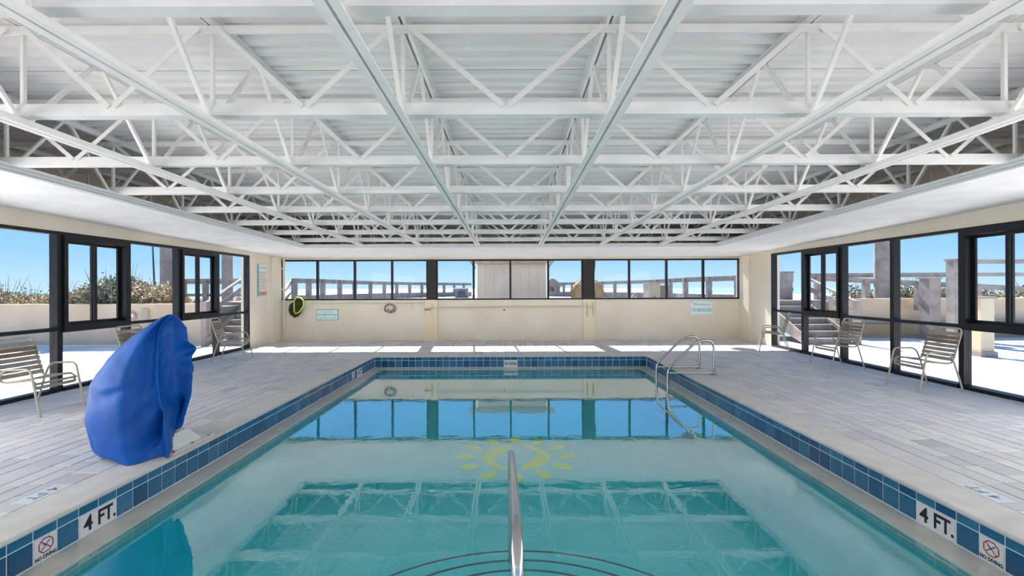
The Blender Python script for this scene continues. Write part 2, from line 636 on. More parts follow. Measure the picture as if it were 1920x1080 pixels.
# basin
ZF = -0.9
bs = MB()
bs.add([(-2.86, PY0 + .19, ZF), (2.86, PY0 + .19, ZF), (2.86, PY1 - .18, ZF), (-2.86, PY1 - .18, ZF)], [(0, 1, 2, 3)])
bs.box(-2.95, 2.95, PY0 + .1, PY1 - .1, ZF - .1, ZF - .005)
bs.build('basin_floor', 'plaster', pool)
ring(-2.855, 2.855, PY0 + .2, PY1 - .19, 0.09, ZF - .05, -0.30).build('basin_wall', 'plaster', pool)
# curved entry steps at the near end
SC = (0.07, PY0 + .2)
for R_, zt in ((1.72, -0.70), (1.34, -0.55), (0.98, -0.40)):
    poly = [(SC[0] + R_ * math.cos(t), SC[1] + R_ * math.sin(t)) for t in [PI * k / 40 for k in range(41)]]
    st = MB().prism(poly, ZF, zt).build('step', 'plaster', pool)
    ed = MB()
    for k in range(40):
        t0, t1 = PI * k / 40, PI * (k + 1) / 40
        q = lambda r_, t_: (SC[0] + r_ * math.cos(t_), SC[1] + r_ * math.sin(t_))
        a, b, c, d = q(R_ - .018, t0), q(R_ + .001, t0), q(R_ + .001, t1), q(R_ - .018, t1)
        ed.hexa([(*p, zt - .02) for p in (a, b, c, d)], [(*p, zt + .002) for p in (a, b, c, d)])
    ed.build('edge_strip', 'step_edge', st)
# wall fitting on the right
fit = MB().lathe([(0.105, 0), (0.105, 0.012), (0.085, 0.02), (0.02, 0.022)], seg=24).build('inlet_fitting', 'sun_white', pool)
fit.location = (2.853, 4.6, -0.50)
fit.rotation_euler = (0, -PI / 2, 0)
# sun emblem in the basin floor
em = empty('sun_emblem', (0.07, 6.48, ZF))
em.parent = pool
R0 = 0.86
for k in range(12):
    t = 2 * PI * (k + .0) / 12
    poly = []
    for j in range(18):
        s = 2 * PI * j / 18
        px_, py_ = 0.145 * math.cos(s), 0.085 * math.sin(s) * (1 + .25 * math.cos(s))
        px_ += R0 - .15
        poly.append((px_ * math.cos(t) - py_ * math.sin(t), px_ * math.sin(t) + py_ * math.cos(t)))
    MB().prism(poly, 0, 0.004).build('petal', 'sun_yellow', em)
for sgn in (1, -1):
    poly = []
    for j in range(25):
        t = math.radians(-88 + 176 * j / 24)
        poly.append((sgn * 0.49 * math.cos(t), 0.49 * math.sin(t)))
    for j in range(13):
        u = j / 12
        yy = 0.47 - 0.94 * u
        poly.append((sgn * (0.05 + 0.22 * math.sin(PI * u) + 0.07 * math.sin(2 * PI * u) * sgn), yy))
    if sgn < 0:
        poly.reverse()
    MB().prism(poly, 0, 0.004).build('crescent', 'sun_yellow', em)
for j in range(6):
    yy = -0.27 + j * 0.108
    hw = 0.25 - abs(yy) * .35
    MB().box(-hw, hw, yy - .012, yy + .012, 0, 0.004).build('wave_line', 'sun_white', em)

# waterline tiles
TP = 0.1525
Z_A, Z_B, Z_C = -0.021, -0.092, -0.2475
tile_cache = {}


def tile_mesh(wd, hg, mname, tone):
    key = (round(wd, 4), round(hg, 4), mname, tone)
    if key not in tile_cache:
        hx, hz, bv, d = wd / 2, hg / 2, 0.003, 0.005
        mb = MB()
        vs = [(-hx, 0, -hz), (hx, 0, -hz), (hx, 0, hz), (-hx, 0, hz), (-hx + bv, -d, -hz + bv), (hx - bv, -d, -hz + bv), (hx - bv, -d, hz - bv), (-hx + bv, -d, hz - bv)]
        mb.add(vs, [(4, 5, 6, 7), (0, 1, 5, 4), (1, 2, 6, 5), (2, 3, 7, 6), (3, 0, 4, 7), (0, 3, 2, 1)])
        tile_cache[key] = mb.mesh('tile', mname, tone=tone)
    return tile_cache[key]


def tile_run(p0, dirv, n0, n1, anchor, length, special):
    """tiles along a wall; p0 = wall start, dirv = unit along wall; local -Y faces the water"""
    ang = math.atan2(dirv[1], dirv[0])
    for k in range(n0, n1):
        s0, s1 = anchor + k * TP, anchor + (k + 1) * TP
        s0, s1 = max(s0, 0.004), min(s1, length - 0.004)
        if s1 - s0 < 0.02:
            continue
        sc = (s0 + s1) / 2
        for row, (za, zb) in enumerate(((Z_A, Z_B), (Z_B, Z_C))):
            sp = special.get(k) if row == 1 else None
            if sp == 'skip':
                continue
            wd = s1 - s0 - 0.008
            cc = sc
            if sp and sp[1] == 2:
                wd += TP
                cc += TP / 2
            me = tile_mesh(wd, za - zb - 0.008, 'white_tile' if sp else 'tile', random.choice((0.2, 0.35, 0.45, 0.55, 0.65, 0.8)) if not sp else None)
            o = link('tile', me, pool, (p0[0] + dirv[0] * cc, p0[1] + dirv[1] * cc, (za + zb) / 2))
            o.rotation_euler = (0, 0, ang)
            if sp:
                if sp[0] == '4 FT.':
                    place_text('numeral', text_mesh('4', 0.15, 'ink', 0.0005, 0.004, sx=0.9), (-0.085, -0.0058, -0.002), (1, 0, 0), (0, 0, 1), o)
                    place_text('lettering', text_mesh('FT.', 0.15, 'ink', 0.0005, 0.004, sx=0.8), (0.065, -0.0058, -0.002), (1, 0, 0), (0, 0, 1), o)
                elif sp[0] == 'NO DIVING WIDE':
                    place_text('lettering', text_mesh('NO DIVING', 0.085, 'ink', 0.0005, 0.003, sx=0.62), (0, -0.0058, 0), (1, 0, 0), (0, 0, 1), o)
                else:
                    place_text('lettering', text_mesh('NO DIVING', 0.034, 'ink', 0.0005, 0.0012, sx=0.78), (0, -0.0058, -0.055), (1, 0, 0), (0, 0, 1), o)
                    oc = [Vector((0.048 * math.cos(PI / 8 + PI / 4 * j), -0.0058, 0.018 + 0.048 * math.sin(PI / 8 + PI / 4 * j))) for j in range(8)]
                    rm = MB()
                    for j in range(8):
                        rm.bar(oc[j], oc[(j + 1) % 8], 0.001, 0.007, up=(oc[j] + oc[(j + 1) % 8]) / 2 - Vector((0, -0.0058, 0.018)))
                    rm.bar((-0.032, -0.0058, 0.05), (0.032, -0.0058, -0.014), 0.001, 0.006, up=(1, 0, 1))
                    rm.build('prohibition_ring', 'red', o)
                    dv = MB()
                    dv.bar((-0.028, -0.0062, -0.006), (0.024, -0.0062, 0.042), 0.001, 0.005, up=(-1, 0, 1))
                    dv.bar((-0.004, -0.0062, 0.02), (-0.02, -0.0062, 0.03), 0.001, 0.004, up=(1, 0, 1))
                    dv.build('diver_mark', 'ink', o)


LEN = PY1 - PY0
# left wall seen from the water: reading direction is +Y
aL = 3.19 - PY0
tile_run((-PW - .006 + .001, PY0), (0, 1), -9, 48, aL, LEN, {0: ('4 FT.', 2), 1: 'skip', -2: ('ND', 1), 36: ('ND', 1), 38: ('4 FT.', 2), 39: 'skip'})
aR = PY1 - 3.405
tile_run((PW + .006 - .001, PY1), (0, -1), -45, 12, aR, LEN, {0: ('4 FT.', 2), 1: 'skip', 3: ('ND', 1)})
tile_run((-PW, PY1 + .005), (1, 0), 0, 40, 0.0, 2 * PW, {19: ('NO DIVING WIDE', 2), 20: 'skip'})

# water
wt = MB()
wt.add([(-2.87, PY0 + .18, WATER), (2.87, PY0 + .18, WATER), (2.87, PY1 - .17, WATER), (-2.87, PY1 - .17, WATER)], [(0, 1, 2, 3)])
wo = wt.build('pool_water', 'water')
tag(wo, 'still teal pool water mirroring the windows and roof', 'water', kind='stuff')

# ------------------------------------------------------------------ walls
WT = 2.39   # head of side windows
def wall_side(s, name):
    mb = MB()
    a, b = sorted((s * XW, s * (XW + .2)))
    mb.box(a, b, 11.64, YB + .2, -0.02, WT)
    mb.box(a, b, YR - .2, YB + .2, WT, 3.75)
    o = mb.build(name, 'wall')
    tag(o, 'cream side wall above the window band on the %s' % ('left' if s < 0 else 'right'), 'wall', kind='structure')
    c, d = sorted((s * (XW - .06), s * XW))
    MB().box(c, d, 12.66, YB, 0, zsof(YB) - .0).build('pilaster', 'wall', o)
    return o


wl_o = wall_side(-1, 'wall_left')
wr_o = wall_side(1, 'wall_right')
SILL, HEAD = 1.19, 2.37
bx0, bx1 = -6.68, 6.70
mb = MB()
mb.box(-XW, XW, YB, YB + .2, -0.02, SILL)
mb.box(-XW, XW, YB, YB + .2, HEAD, 3.75)
mb.box(-XW, bx0, YB, YB + .2, SILL, HEAD)
mb.box(bx1, XW, YB, YB + .2, SILL, HEAD)
wb = mb.build('wall_back', 'wall')
tag(wb, 'cream back wall below and above the long strip window', 'wall', kind='structure')
for xa, xb in ((-2.49, -2.13), (2.12, 2.46)):
    MB().box(xa, xb, YB - .05, YB, 0, SILL - .0).build('pilaster', 'pilaster', wb)
# unseen rear end: piers and a wide opening put in to admit sky light
mb = MB()
mb.box(-XW, XW, YR - .2, YR, 2.45, 3.75)
mb.box(-XW, -6.35, YR - .2, YR, -0.02, 2.45)
mb.box(6.35, XW, YR - .2, YR, -0.02, 2.45)
rw = mb.build('wall_rear', 'wall')
tag(rw, 'cream end wall behind the viewpoint with a wide opening', 'wall', kind='structure')

# roof build-up above the decking
rf = MB().box(-XO, XO, YR - .5, YB + .8, 3.76, 3.95).build('roof', 'roof_top')
tag(rf, 'flat roof slab above the metal decking', 'roof', kind='structure')

# ------------------------------------------------------------------ windows
wcount = [0]


def new_window(label):
    wcount[0] += 1
    o = empty('window_%d' % wcount[0])
    tag(o, label, 'window', kind='structure')
    return o


def side_bay(s, y0, y1, slider, label):
    W_ = new_window(label)
    fx0, fx1 = (XW - .02, XW + .10)

    def bx(ya, yb, za, zb, xa=fx0, xb=fx1):
        a, b = sorted((s * xa, s * xb))
        return MB().box(a, b, ya, yb, za, zb)

    bx(y0 - .04, y0 + .04, 0, WT).build('mullion', 'frame', W_)
    bx(y0 + .04, y1 - .04, -.01, .055, fx0 - .02).build('bottom_rail', 'frame', W_)
    bx(y0 + .04, y1 - .04, WT - .05, WT).build('head_rail', 'frame', W_)
    gx0, gx1 = XW + .045, XW + .051
    if not slider:
        bx(y0 + .04, y1 - .04, .905, .955).build('middle_rail', 'frame', W_)
        bx(y0 + .04, y1 - .04, .955, WT - .05, gx0, gx1).build('upper_pane', 'glass', W_)
        bx(y0 + .04, y1 - .04, .055, .905, gx0, gx1).build('lower_pane', 'glass', W_)
    else:
        bx(y0 + .04, y1 - .04, .055, .88, gx0, gx1).build('lower_pane', 'glass', W_)
        fr_ = bx(y0 + .04, y1 - .04, .88, .985, fx0 - .03)
        a, b = sorted((s * (fx0 - .03), s * fx1))
        fr_.box(a, b, y0 + .04, y1 - .04, WT - .12, WT - .05)
        fr_.box(a, b, y0 + .04, y0 + .10, .985, WT - .12)
        fr_.box(a, b, y1 - .10, y1 - .04, .985, WT - .12)
        fr_.build('slider_frame', 'frame', W_)
        ym = (y0 + y1) / 2
        for k, (ya, yb, off) in enumerate(((y0 + .10, ym + .03, 0.0), (ym - .03, y1 - .10, 0.035))):
            xa, xb = XW + .01 + off, XW + .04 + off
            a, b = sorted((s * xa, s * xb))
            sm = MB()
            st = .05
            za, zb = .985, WT - .12
            sm.box(a, b, ya, ya + st, za, zb)
            sm.box(a, b, yb - st, yb, za, zb)
            sm.box(a, b, ya + st, yb - st, za, za + .045)
            sm.box(a, b, ya + st, yb - st, zb - .045, zb)
            so = sm.build('sash', 'frame', W_)
            bx(ya + st, yb - st, za + .045, zb - .045, xa + .012, xa + .017).build('pane', 'glass', so)
    return W_


BP = 1.22
ends = [11.62 - BP * k for k in range(14)]
patL = {0: 0, 1: 1, 2: 0, 3: 1, 4: 0}
patR = {0: 0, 1: 1, 2: 0, 3: 0, 4: 1}
onum = ['first', 'second', 'third', 'fourth', 'fifth', 'sixth']
for s, pat, nm in ((-1, patL, 'left'), (1, patR, 'right')):
    for k in range(13):
        y1, y0 = ends[k], ends[k + 1]
        sl = pat.get(k, k % 2)
        if k < 6:
            lb = '%s black framed %s window bay from the back corner on the %s' % (onum[k], 'sliding' if sl else 'fixed', nm)
        else:
            lb = 'black framed window bay on the %s side, behind the viewpoint, number %d' % (nm, k - 5)
        Wb = side_bay(s, y0, y1, sl, lb)
        if k == 0:
            a, b = sorted((s * (XW - .02), s * (XW + .10)))
            MB().box(a, b, 11.58, 11.645, 0, WT).build('end_jamb', 'frame', Wb)

# back strip window
mp_ = [(527 - CX) / F * YB, (595 - CX) / F * YB, (665 - CX) / F * YB, (735 - CX) / F * YB, (802 - CX) / F * YB,
       (818 - CX) / F * YB, (888 - CX) / F * YB, (957 - CX) / F * YB, (1028 - CX) / F * YB, (1093 - CX) / F * YB,
       (1112 - CX) / F * YB, (1180 - CX) / F * YB, (1250 - CX) / F * YB, (1319 - CX) / F * YB, (1387 - CX) / F * YB]
for gi, (i0, i1, lb) in enumerate(((0, 4, 'left third'), (5, 9, 'middle third'), (10, 14, 'right third'))):
    Wb = new_window('black framed four-pane strip window, %s of the back wall' % lb)
    xa, xb = mp_[i0], mp_[i1]
    ya, yb = YB + .0, YB + .08
    fm = MB()
    fm.box(xa, xb, ya - .015, yb, SILL, SILL + .045)
    fm.box(xa, xb, ya - .015, yb, HEAD - .045, HEAD)
    fm.box(xa, xa + .04, ya - .015, yb, SILL + .045, HEAD - .045)
    fm.box(xb - .04, xb, ya - .015, yb, SILL + .045, HEAD - .045)
    fm.build('frame', 'frame', Wb)
    for i in range(i0 + 1, i1):
        MB().box(mp_[i] - .027, mp_[i] + .027, ya - .01, yb, SILL + .045, HEAD - .045).build('mullion', 'frame', Wb)
    for i in range(i0, i1):
        MB().box(mp_[i] + .027, mp_[i + 1] - .027, YB + .04, YB + .046, SILL + .045, HEAD - .045).build('pane', 'glass', Wb)
for k, (a, b) in enumerate(((4, 5), (9, 10))):
    o = MB().box(mp_[a], mp_[b], YB - .03, YB + .12, SILL, HEAD).build('window_post', 'post')
    tag(o, 'thick dark post dividing the back window, %s of the grey shed' % ('left' if k == 0 else 'right'), 'post', kind='structure')

# ------------------------------------------------------------------ soffit
SX, SYB = 4.95, 10.76
def slab(x0, x1, y0, y1, zf, th, mb=None):
    mb = mb or MB()
    return mb.hexa([(x0, y0, zf(y0)), (x1, y0, zf(y0)), (x1, y1, zf(y1)), (x0, y1, zf(y1))],
                   [(x0, y0, zf(y0) + th), (x1, y0, zf(y0) + th), (x1, y1, zf(y1) + th), (x0, y1, zf(y1) + th)])


sm = MB()
slab(-XW, -SX, YR, YB, zsof, .03, sm)
slab(SX, XW, YR, YB, zsof, .03, sm)
slab(-SX, SX, SYB, YB, zsof, .03, sm)
so = sm.build('soffit', 'soffit')
tag(so, 'white stucco soffit around the open roof trusses', 'soffit', kind='structure')
tr_n = 0
for (x0, x1, y0, y1) in ((-SX - .02, -SX + .02, YR, SYB), (SX - .02, SX + .02, YR, SYB), (-SX, SX, SYB - .02, SYB + .02)):
    tr_n += 1
    tm = slab(x0, x1, y0, y1, lambda y: zsof(y) + .031, .05)
    o = tm.build('trim_%d' % tr_n, 'trim')
    tag(o, 'white metal edge trim of the soffit, %s side' % ['left', 'right', 'back'][tr_n - 1], 'trim', kind='structure')
    if tr_n < 3:
        g0, g1 = (x0 - .035, x0 - .005) if tr_n == 2 else (x1 + .005, x1 + .035)
        slab(g0, g1, y0, y1, lambda y: zsof(y) + .06, .03).build('runner', 'trim', o)

# ------------------------------------------------------------------ metal roof decking
ceil = empty('ceiling')
tag(ceil, 'white corrugated metal roof decking', 'ceiling', kind='structure')
PITCH = 0.1533
y = YB
RIBS = 6
while y > YR:
    ya, yb = y - PITCH * RIBS + .006, y
    prof = []
    for k in range(RIBS):
        b = y - PITCH * (k + 1)
        prof += [(b + .0, .0), (b + .070, .0), (b + .086, .040), (b + .136, .040)]
    prof = sorted(prof)
    prof.append((y - .003, 0.0))
    prof[0] = (prof[0][0] + .003, prof[0][1])
    vs, fs = [], []
    for (yy, dz) in prof:
        z = ztop(yy) + .062 + dz
        vs += [(-XW, yy, z), (XW, yy, z)]
    for i in range(len(prof) - 1):
        fs.append((2 * i, 2 * i + 2, 2 * i + 3, 2 * i + 1))
    me_b = MB().add(vs, fs)
    dk = me_b.build('deck_panel', 'deckmetal', ceil)
    y -= PITCH * RIBS
MB().hexa([(-XW, YR, ztop(YR) + .13), (XW, YR, ztop(YR) + .13), (XW, YB, ztop(YB) + .13), (-XW, YB, ztop(YB) + .13)],
          [(-XW, YR, ztop(YR) + .15), (XW, YR, ztop(YR) + .15), (XW, YB, ztop(YB) + .15), (-XW, YB, ztop(YB) + .15)]).build('insulation', 'gap', ceil)

# ------------------------------------------------------------------ roof joists
JX = [-6.42, -4.98, -3.52, -2.15, -0.77, 0.72, 2.16, 3.58, 5.0, 6.42]
BY = [2.07 + 1.2 * k for k in range(-5, 10)]
BY = [b for b in BY if YR + .2 < b < YB - .1]
jl = ['over the left windows', 'along the left soffit edge', 'third from the left wall', 'second left of the pool centreline', 'just left of the pool centreline',
      'just right of the pool centreline', 'second right of the pool centreline', 'third from the right wall', 'along the right soffit edge', 'over the right windows']


def chord(x, zf, flip):
    mb = MB()
    y0, y1 = YR + .02, YB - .02
    for s in (-1, 1):
        xa, xb = sorted((x + s * .010, x + s * .058))
        z0 = (lambda y_: zf(y_)) if not flip else (lambda y_: zf(y_) + .052)
        slab(xa, xb, y0, y1, z0, .007, mb)
        xc, xd = sorted((x + s * .010, x + s * .017))
        slab(xc, xd, y0, y1, (lambda y_: zf(y_) + (0.007 if not flip else 0)), .052, mb)
    return mb


for xi_, x in enumerate(JX):
    J = empty('roof_joist', (0, 0, 0))
    tag(J, 'white open-web steel roof joist %s' % jl[xi_], 'joist', 'roof joists')
    chord(x, zbot, False).build('bottom_chord', 'steel', J)
    chord(x, ztop, True).build('top_chord', 'steel', J)
    for yb in BY:
        b = Vector((x, yb, zbot(yb) + .03))
        MB().bar(b, (x, yb, ztop(yb) + .03), .025, .025, up=(0, 1, 0)).build('web_vertical', 'steel', J)
        for s in (-1, 1):
            yt = yb + s * .6
            if YR < yt < YB:
                MB().bar(b + Vector((0, s * .02, 0)), (x, yt - s * .03, ztop(yt) + .03), .028, .028, up=(0, 0, 1)).build('web_diagonal', 'steel', J)

# bridging lines across the joists
for yb in BY:
    if yb < 0.5:
        continue
    rank = sum(1 for q in BY if q > yb)
    Bq = empty('bridging', (0, 0, 0))
    nth = ['first', 'second', 'third', 'fourth', 'fifth', 'sixth', 'seventh', 'eighth', 'ninth', 'tenth', 'eleventh', 'twelfth'][rank]
    lb = '%s line of white cross bridging counted from the back wall' % nth
    tag(Bq, lb, 'bridging', 'cross bridging between the joists')
    zb = zbot(yb) + .062
    an = MB()
    an.box(-XW + .02, XW - .02, yb - .05, yb - .043, zb, zb + .085)
    an.box(-XW + .02, XW - .02, yb - .043, yb + .03, zb, zb + .007)
    an.build('bottom_angle', 'steel', Bq)
    zt = ztop(yb) - .05
    an = MB()
    an.box(-XW + .02, XW - .02, yb - .04, yb - .034, zt - .012, zt + .048)
    an.box(-XW + .02, XW - .02, yb - .034, yb + .03, zt + .041, zt + .048)
    an.build('top_angle', 'steel', Bq)
    for i in range(len(JX) - 1):
        xm = (JX[i] + JX[i + 1]) / 2
        MB().bar((JX[i] + .06, yb - .056, zt + .02), (xm - .02, yb - .056, zb + .06), .006, .038, up=(1, 0, 1)).build('brace', 'steel', Bq)
        MB().bar((JX[i + 1] - .06, yb - .064, zt + .02), (xm + .02, yb - .064, zb + .06), .006, .038, up=(-1, 0, 1)).build('brace', 'steel', Bq)

# ------------------------------------------------------------------ ladder at the right side of the pool
LD = empty('pool_ladder', (0, 0, 0))
tag(LD, 'stainless steel grab rail ladder over the right pool edge', 'ladder')
for yy in (7.87, 8.47):
    pts = fillet([(3.54, yy, 0.0), (3.54, yy, .60), (3.26, yy, .60), (2.735, yy, .10), (2.735, yy, -.84)], [.20, .20, .12], 8)
    MB().tube(pts, .022, 12).build('rail', 'chrome', LD, smooth=True)
    MB().tube([(2.74, yy, .035), (3.54, yy, .035)], .016, 10).build('brace', 'chrome', LD, smooth=True)
    MB().lathe([(.05, 0.004), (.05, .014), (.03, .022)], (3.54, yy, 0), 16).build('flange', 'chrome', LD)
for zz in (-.36, -.60, -.82):
    MB().box(2.69, 2.78, 7.89, 8.45, zz - .015, zz + .015).build('tread', 'white_plastic', LD)

# entry handrail in the middle of the steps
HR = empty('entry_handrail', (0, 0, 0))
tag(HR, 'stainless steel entry handrail rising from the pool steps in the foreground', 'handrail')
pts = fillet([(0.022, 1.62, 0.0), (0.022, 1.62, .62), (0.0, 3.42, .285), (0.0, 3.42, -.70)], [.22, .12], 8)
MB().tube(pts, .024, 14).build('rail', 'chrome', HR, smooth=True)
MB().lathe([(.055, 0.004), (.055, .016), (.03, .024)], (0.022, 1.62, 0), 18).build('flange', 'chrome', HR)

# ------------------------------------------------------------------ covered pool lift
TL = empty('covered_pool_lift', (-3.35, 4.1, 0))
tag(TL, 'pool lift under a draped royal blue vinyl cover at the left pool edge', 'pool lift')
# level: (photo row, left, ridge, right) -> corners at their own depths
lv = [(589, 313, 318, 325), (594, 301, 314, 335), (603, 287, 304, 341), (616, 268, 297, 347), (640, 233, 295, 353), (670, 200, 294, 358), (700, 177, 294, 361),
      (716, 167, 296, 361), (750, 161, 300, 358), (786, 157, 306, 352), (820, 166, 310, 344), (842, 173, 312, 338), (858, 180, 313, 334)]
NS = 80
from mathutils import noise as mnoise
YL, YN, YR_, YF = 4.05, 4.13, 4.36, 4.72
rows = []
for li, (yy, xl, xn, xr) in enumerate(lv):
    z = max(CH - (yy - CY) / F * 4.12, 0.010)
    sp = min(1.0, 0.18 + li * .135)
    yl, yn, yr, yf = [4.24 + (q - 4.24) * sp for q in (YL, YN, YR_, YF)]
    bel = min(1, li / 7)
    ctrl = [(xl, yl), (xl * .58 + xn * .42, min(yl, yn) - .17 * bel), (xl * .12 + xn * .88, yn - .05 * bel), (xn, yn - .08 * bel), (xn + 7, yn + .02 * bel + .01),
            ((xn + xr) / 2, (yn + yr) / 2 + .05 * bel), (xr, yr), (xr * .75 + xl * .25, (yr + yf) / 2 + .05), ((xl + xr) / 2, yf), (xl * .75 + xr * .25, (yl + yf) / 2 + .04)]
    ctrl = [Vector(((a_ - CX) / F * d_, d_)) for a_, d_ in ctrl]
    nc = len(ctrl)
    loop = []
    for k in range(nc):
        p0, p1, p2, p3 = ctrl[k - 1], ctrl[k], ctrl[(k + 1) % nc], ctrl[(k + 2) % nc]
        for j in range(NS // nc):
            u = j / (NS // nc)
            t1, t2 = (p2 - p0) * .45, (p3 - p1) * .45
            h = (2 * u ** 3 - 3 * u ** 2 + 1) * p1 + (u ** 3 - 2 * u ** 2 + u) * t1 + (-2 * u ** 3 + 3 * u ** 2) * p2 + (u ** 3 - u ** 2) * t2
            loop.append(Vector((h.x, h.y, z)))
    rows.append(loop)
fine = []
for i in range(len(rows) - 1):
    for j in range(4):
        u = j / 4
        fine.append([rows[i][k] * (1 - u) + rows[i + 1][k] * u for k in range(NS)])
fine.append(rows[-1])


def crease(p, x0, z0, x1, z1, wd, dep):
    # a pulled crease along the segment (x0,z0)-(x1,z1): pushed away from the viewer's side
    dx, dz = x1 - x0, z1 - z0
    L2 = dx * dx + dz * dz
    t_ = max(0, min(1, ((p.x - x0) * dx + (p.z - z0) * dz) / L2))
    dd = math.hypot(p.x - x0 - t_ * dx, p.z - z0 - t_ * dz)
    return dep * math.exp(-(dd / wd) ** 2) * math.sin(PI * min(1, .15 + .85 * t_)) if p.y < 4.40 else 0


def cxz(x, y, Y=4.08):
    return ((x - CX) / F * Y, CH - (y - CY) / F * Y)


creases = [(*cxz(300, 666), *cxz(332, 654), .035, .08), (*cxz(312, 640), *cxz(336, 642), .02, -.02), (*cxz(302, 692), *cxz(338, 702), .03, .02),
           (*cxz(188, 722), *cxz(225, 748), .03, .022), (*cxz(215, 740), *cxz(290, 712), .035, .022), (*cxz(270, 770), *cxz(292, 715), .022, -.018),
           (*cxz(300, 770), *cxz(280, 850), .028, .10), (*cxz(318, 800), *cxz(335, 750), .025, .02), (*cxz(185, 850), *cxz(275, 862), .022, .05),
           (*cxz(305, 620), *cxz(338, 612), .02, .02), (*cxz(172, 790), *cxz(205, 850), .03, .018)]
for i, loop in enumerate(fine):
    c = sum(loop, Vector()) / NS
    fz = i / (len(fine) - 1)
    for k, p in enumerate(loop):
        d = p - c
        d.z = 0
        if d.length > 1e-4:
            d.normalize()
        a = 2 * PI * k / NS
        amp = min(1, i / 8)
        w1 = mnoise.noise(Vector((p.x * 3.0 + p.z, p.y * 3.0 + 3, p.z * 2.2))) * .018
        w2 = (1 - abs(mnoise.noise(Vector((p.x * 6 + p.z * 4.0, p.y * 5, p.z * 6 - p.x * 3))))) ** 8 * .010
        q = p + d * ((w1 + w2) * amp + .008 * fz * fz * math.sin(11 * a))
        q.y += 1.5 * sum(crease(p, *cr_) for cr_ in creases) * amp
        loop[k] = q
for i, loop in enumerate(fine):
    fz = max(0, (i - 26) / (len(fine) - 1 - 26))
    for k, p in enumerate(loop):
        a = 2 * PI * k / NS
        lift = max(0, math.cos(a - 2 * PI * .56)) ** 1.3 * .17 * fz
        p.z = max(p.z + lift + .008 * fz * math.sin(6 * a), 0.006)
tm = MB()
vs = [v - Vector((-3.35, 4.1, 0)) for loop in fine for v in loop]
fs = [(i * NS + k, i * NS + (k + 1) % NS, (i + 1) * NS + (k + 1) % NS, (i + 1) * NS + k) for i in range(len(fine) - 1) for k in range(NS)]
fs.append(tuple(range(NS))[::-1])
tm.add(vs, [tuple(reversed(q)) for q in fs])
tp = tm.build('cover', 'tarp', TL, smooth=False)
tp.data.polygons.foreach_set('use_smooth', [True] * len(tp.data.polygons))
ss = tp.modifiers.new('smooth', 'SUBSURF')
ss.levels = 1
ss.render_levels = 1
MB().box(.0, .27, .02, .60, 0.0045, .016).build('base_plate', 'white_plastic', TL)
MB().hexa([(.03, .10, .017), (.21, .10, .017), (.21, .48, .017), (.03, .48, .017)], [(.07, .16, .15), (.16, .16, .15), (.16, .36, .15), (.07, .36, .15)]).build('base_foot', 'white_plastic', TL)
for dx, dy in ((.24, .07), (.24, .55), (.24, .31)):
    MB().lathe([(.014, .017), (.014, .026), (.008, .03)], (dx, dy, 0), 8).build('bolt', 'chrome', TL)


# ------------------------------------------------------------------ chairs
def make_chair():
    """strap chair; faces local +X, origin at floor centre"""
    C = empty('strap_chair')
    hw = .28
    for s in (-1, 1):
        path = fillet([(.315, s * hw, .01), (.20, s * hw, .575), (-.13, s * hw, .565), (-.20, s * (hw - .005), .40), (-.315, s * hw, .01)], [.07, .07, .10], 6)
        MB().tube(path, .0125, 8).build('side_frame', 'chair_frame', C, smooth=True)
        for xx in (.316, -.316):
            MB().lathe([(.015, 0), (.015, .03), (.011, .035)], (xx * .995, s * hw, 0), 8).build('foot_cap', 'rubber' if False else 'chair_frame', C)
    hb = .245
    prof = [(.21, .32), (.225, .40), (.18, .435), (-.14, .405), (-.20, .43), (-.345, .91)]
    full = [(x, -hb, z) for x, z in prof] + [(x, hb, z) for x, z in reversed(prof)]
    path = fillet(full, [.03, .04, .10, .06, .07, .07, .06, .10, .04, .03], 5)
    MB().tube(path, .0125, 8).build('seat_frame', 'chair_frame', C, smooth=True)
    MB().tube([(.21, -hb, .325), (.21, hb, .325)], .010, 8).build('front_bar', 'chair_frame', C, smooth=True)

    def strap(p, q, nrm, wd, mt, sag=0.0):
        p, q, nrm = Vector(p), Vector(q), Vector(nrm).normalized()
        # p, q: centre of strap in XZ side plane along direction t
        t = Vector((q[0] - p[0], 0, q[2] - p[2])).normalized()
        c = (p + q) / 2
        mb = MB()
        n_ = 6
        rows_ = []
        for i in range(n_ + 1):
            u = -1 + 2 * i / n_
            yy = u * (hb + .014)
            sg = -sag * (1 - u * u)
            b = Vector((c.x, yy, c.z)) + nrm * (sg + .012)
            h = t * wd / 2
            rows_.append([b - h, b + h, b + h + nrm * .004, b - h + nrm * .004])
        vs_ = [v for r_ in rows_ for v in r_]
        fs_ = [(3, 2, 1, 0), tuple(n_ * 4 + j for j in range(4))]
        for i in range(n_):
            for j in range(4):
                j2 = (j + 1) % 4
                fs_.append((i * 4 + j, i * 4 + j2, i * 4 + 4 + j2, i * 4 + 4 + j))
        mb.add(vs_, fs_)
        return mb.build('strap', mt, C)

    a, b = Vector((-.205, 0, .445)), Vector((-.325, 0, .845))
    d = (b - a)
    nb = Vector((d.z, 0, -d.x))
    for i in range(7):
        c = a + d * (i + .3) / 6.6
        strap(c - d * .01, c + d * .01, nb, .053, 'strap_brown' if i in (4, 5) else 'strap', .012)
    a, b = Vector((-.13, 0, .406)), Vector((.17, 0, .434))
    d = b - a
    for i in range(6):
        c = a + d * (i + .2) / 5.4
        strap(c - d * .01, c + d * .01, (-d.z, 0, d.x), .052, 'strap', .014)
    strap((.222, 0, .385), (.222, 0, .395), (1, 0, .05), .03, 'strap')
    strap((.214, 0, .34), (.214, 0, .35), (1, 0, .05), .03, 'strap')
    return C


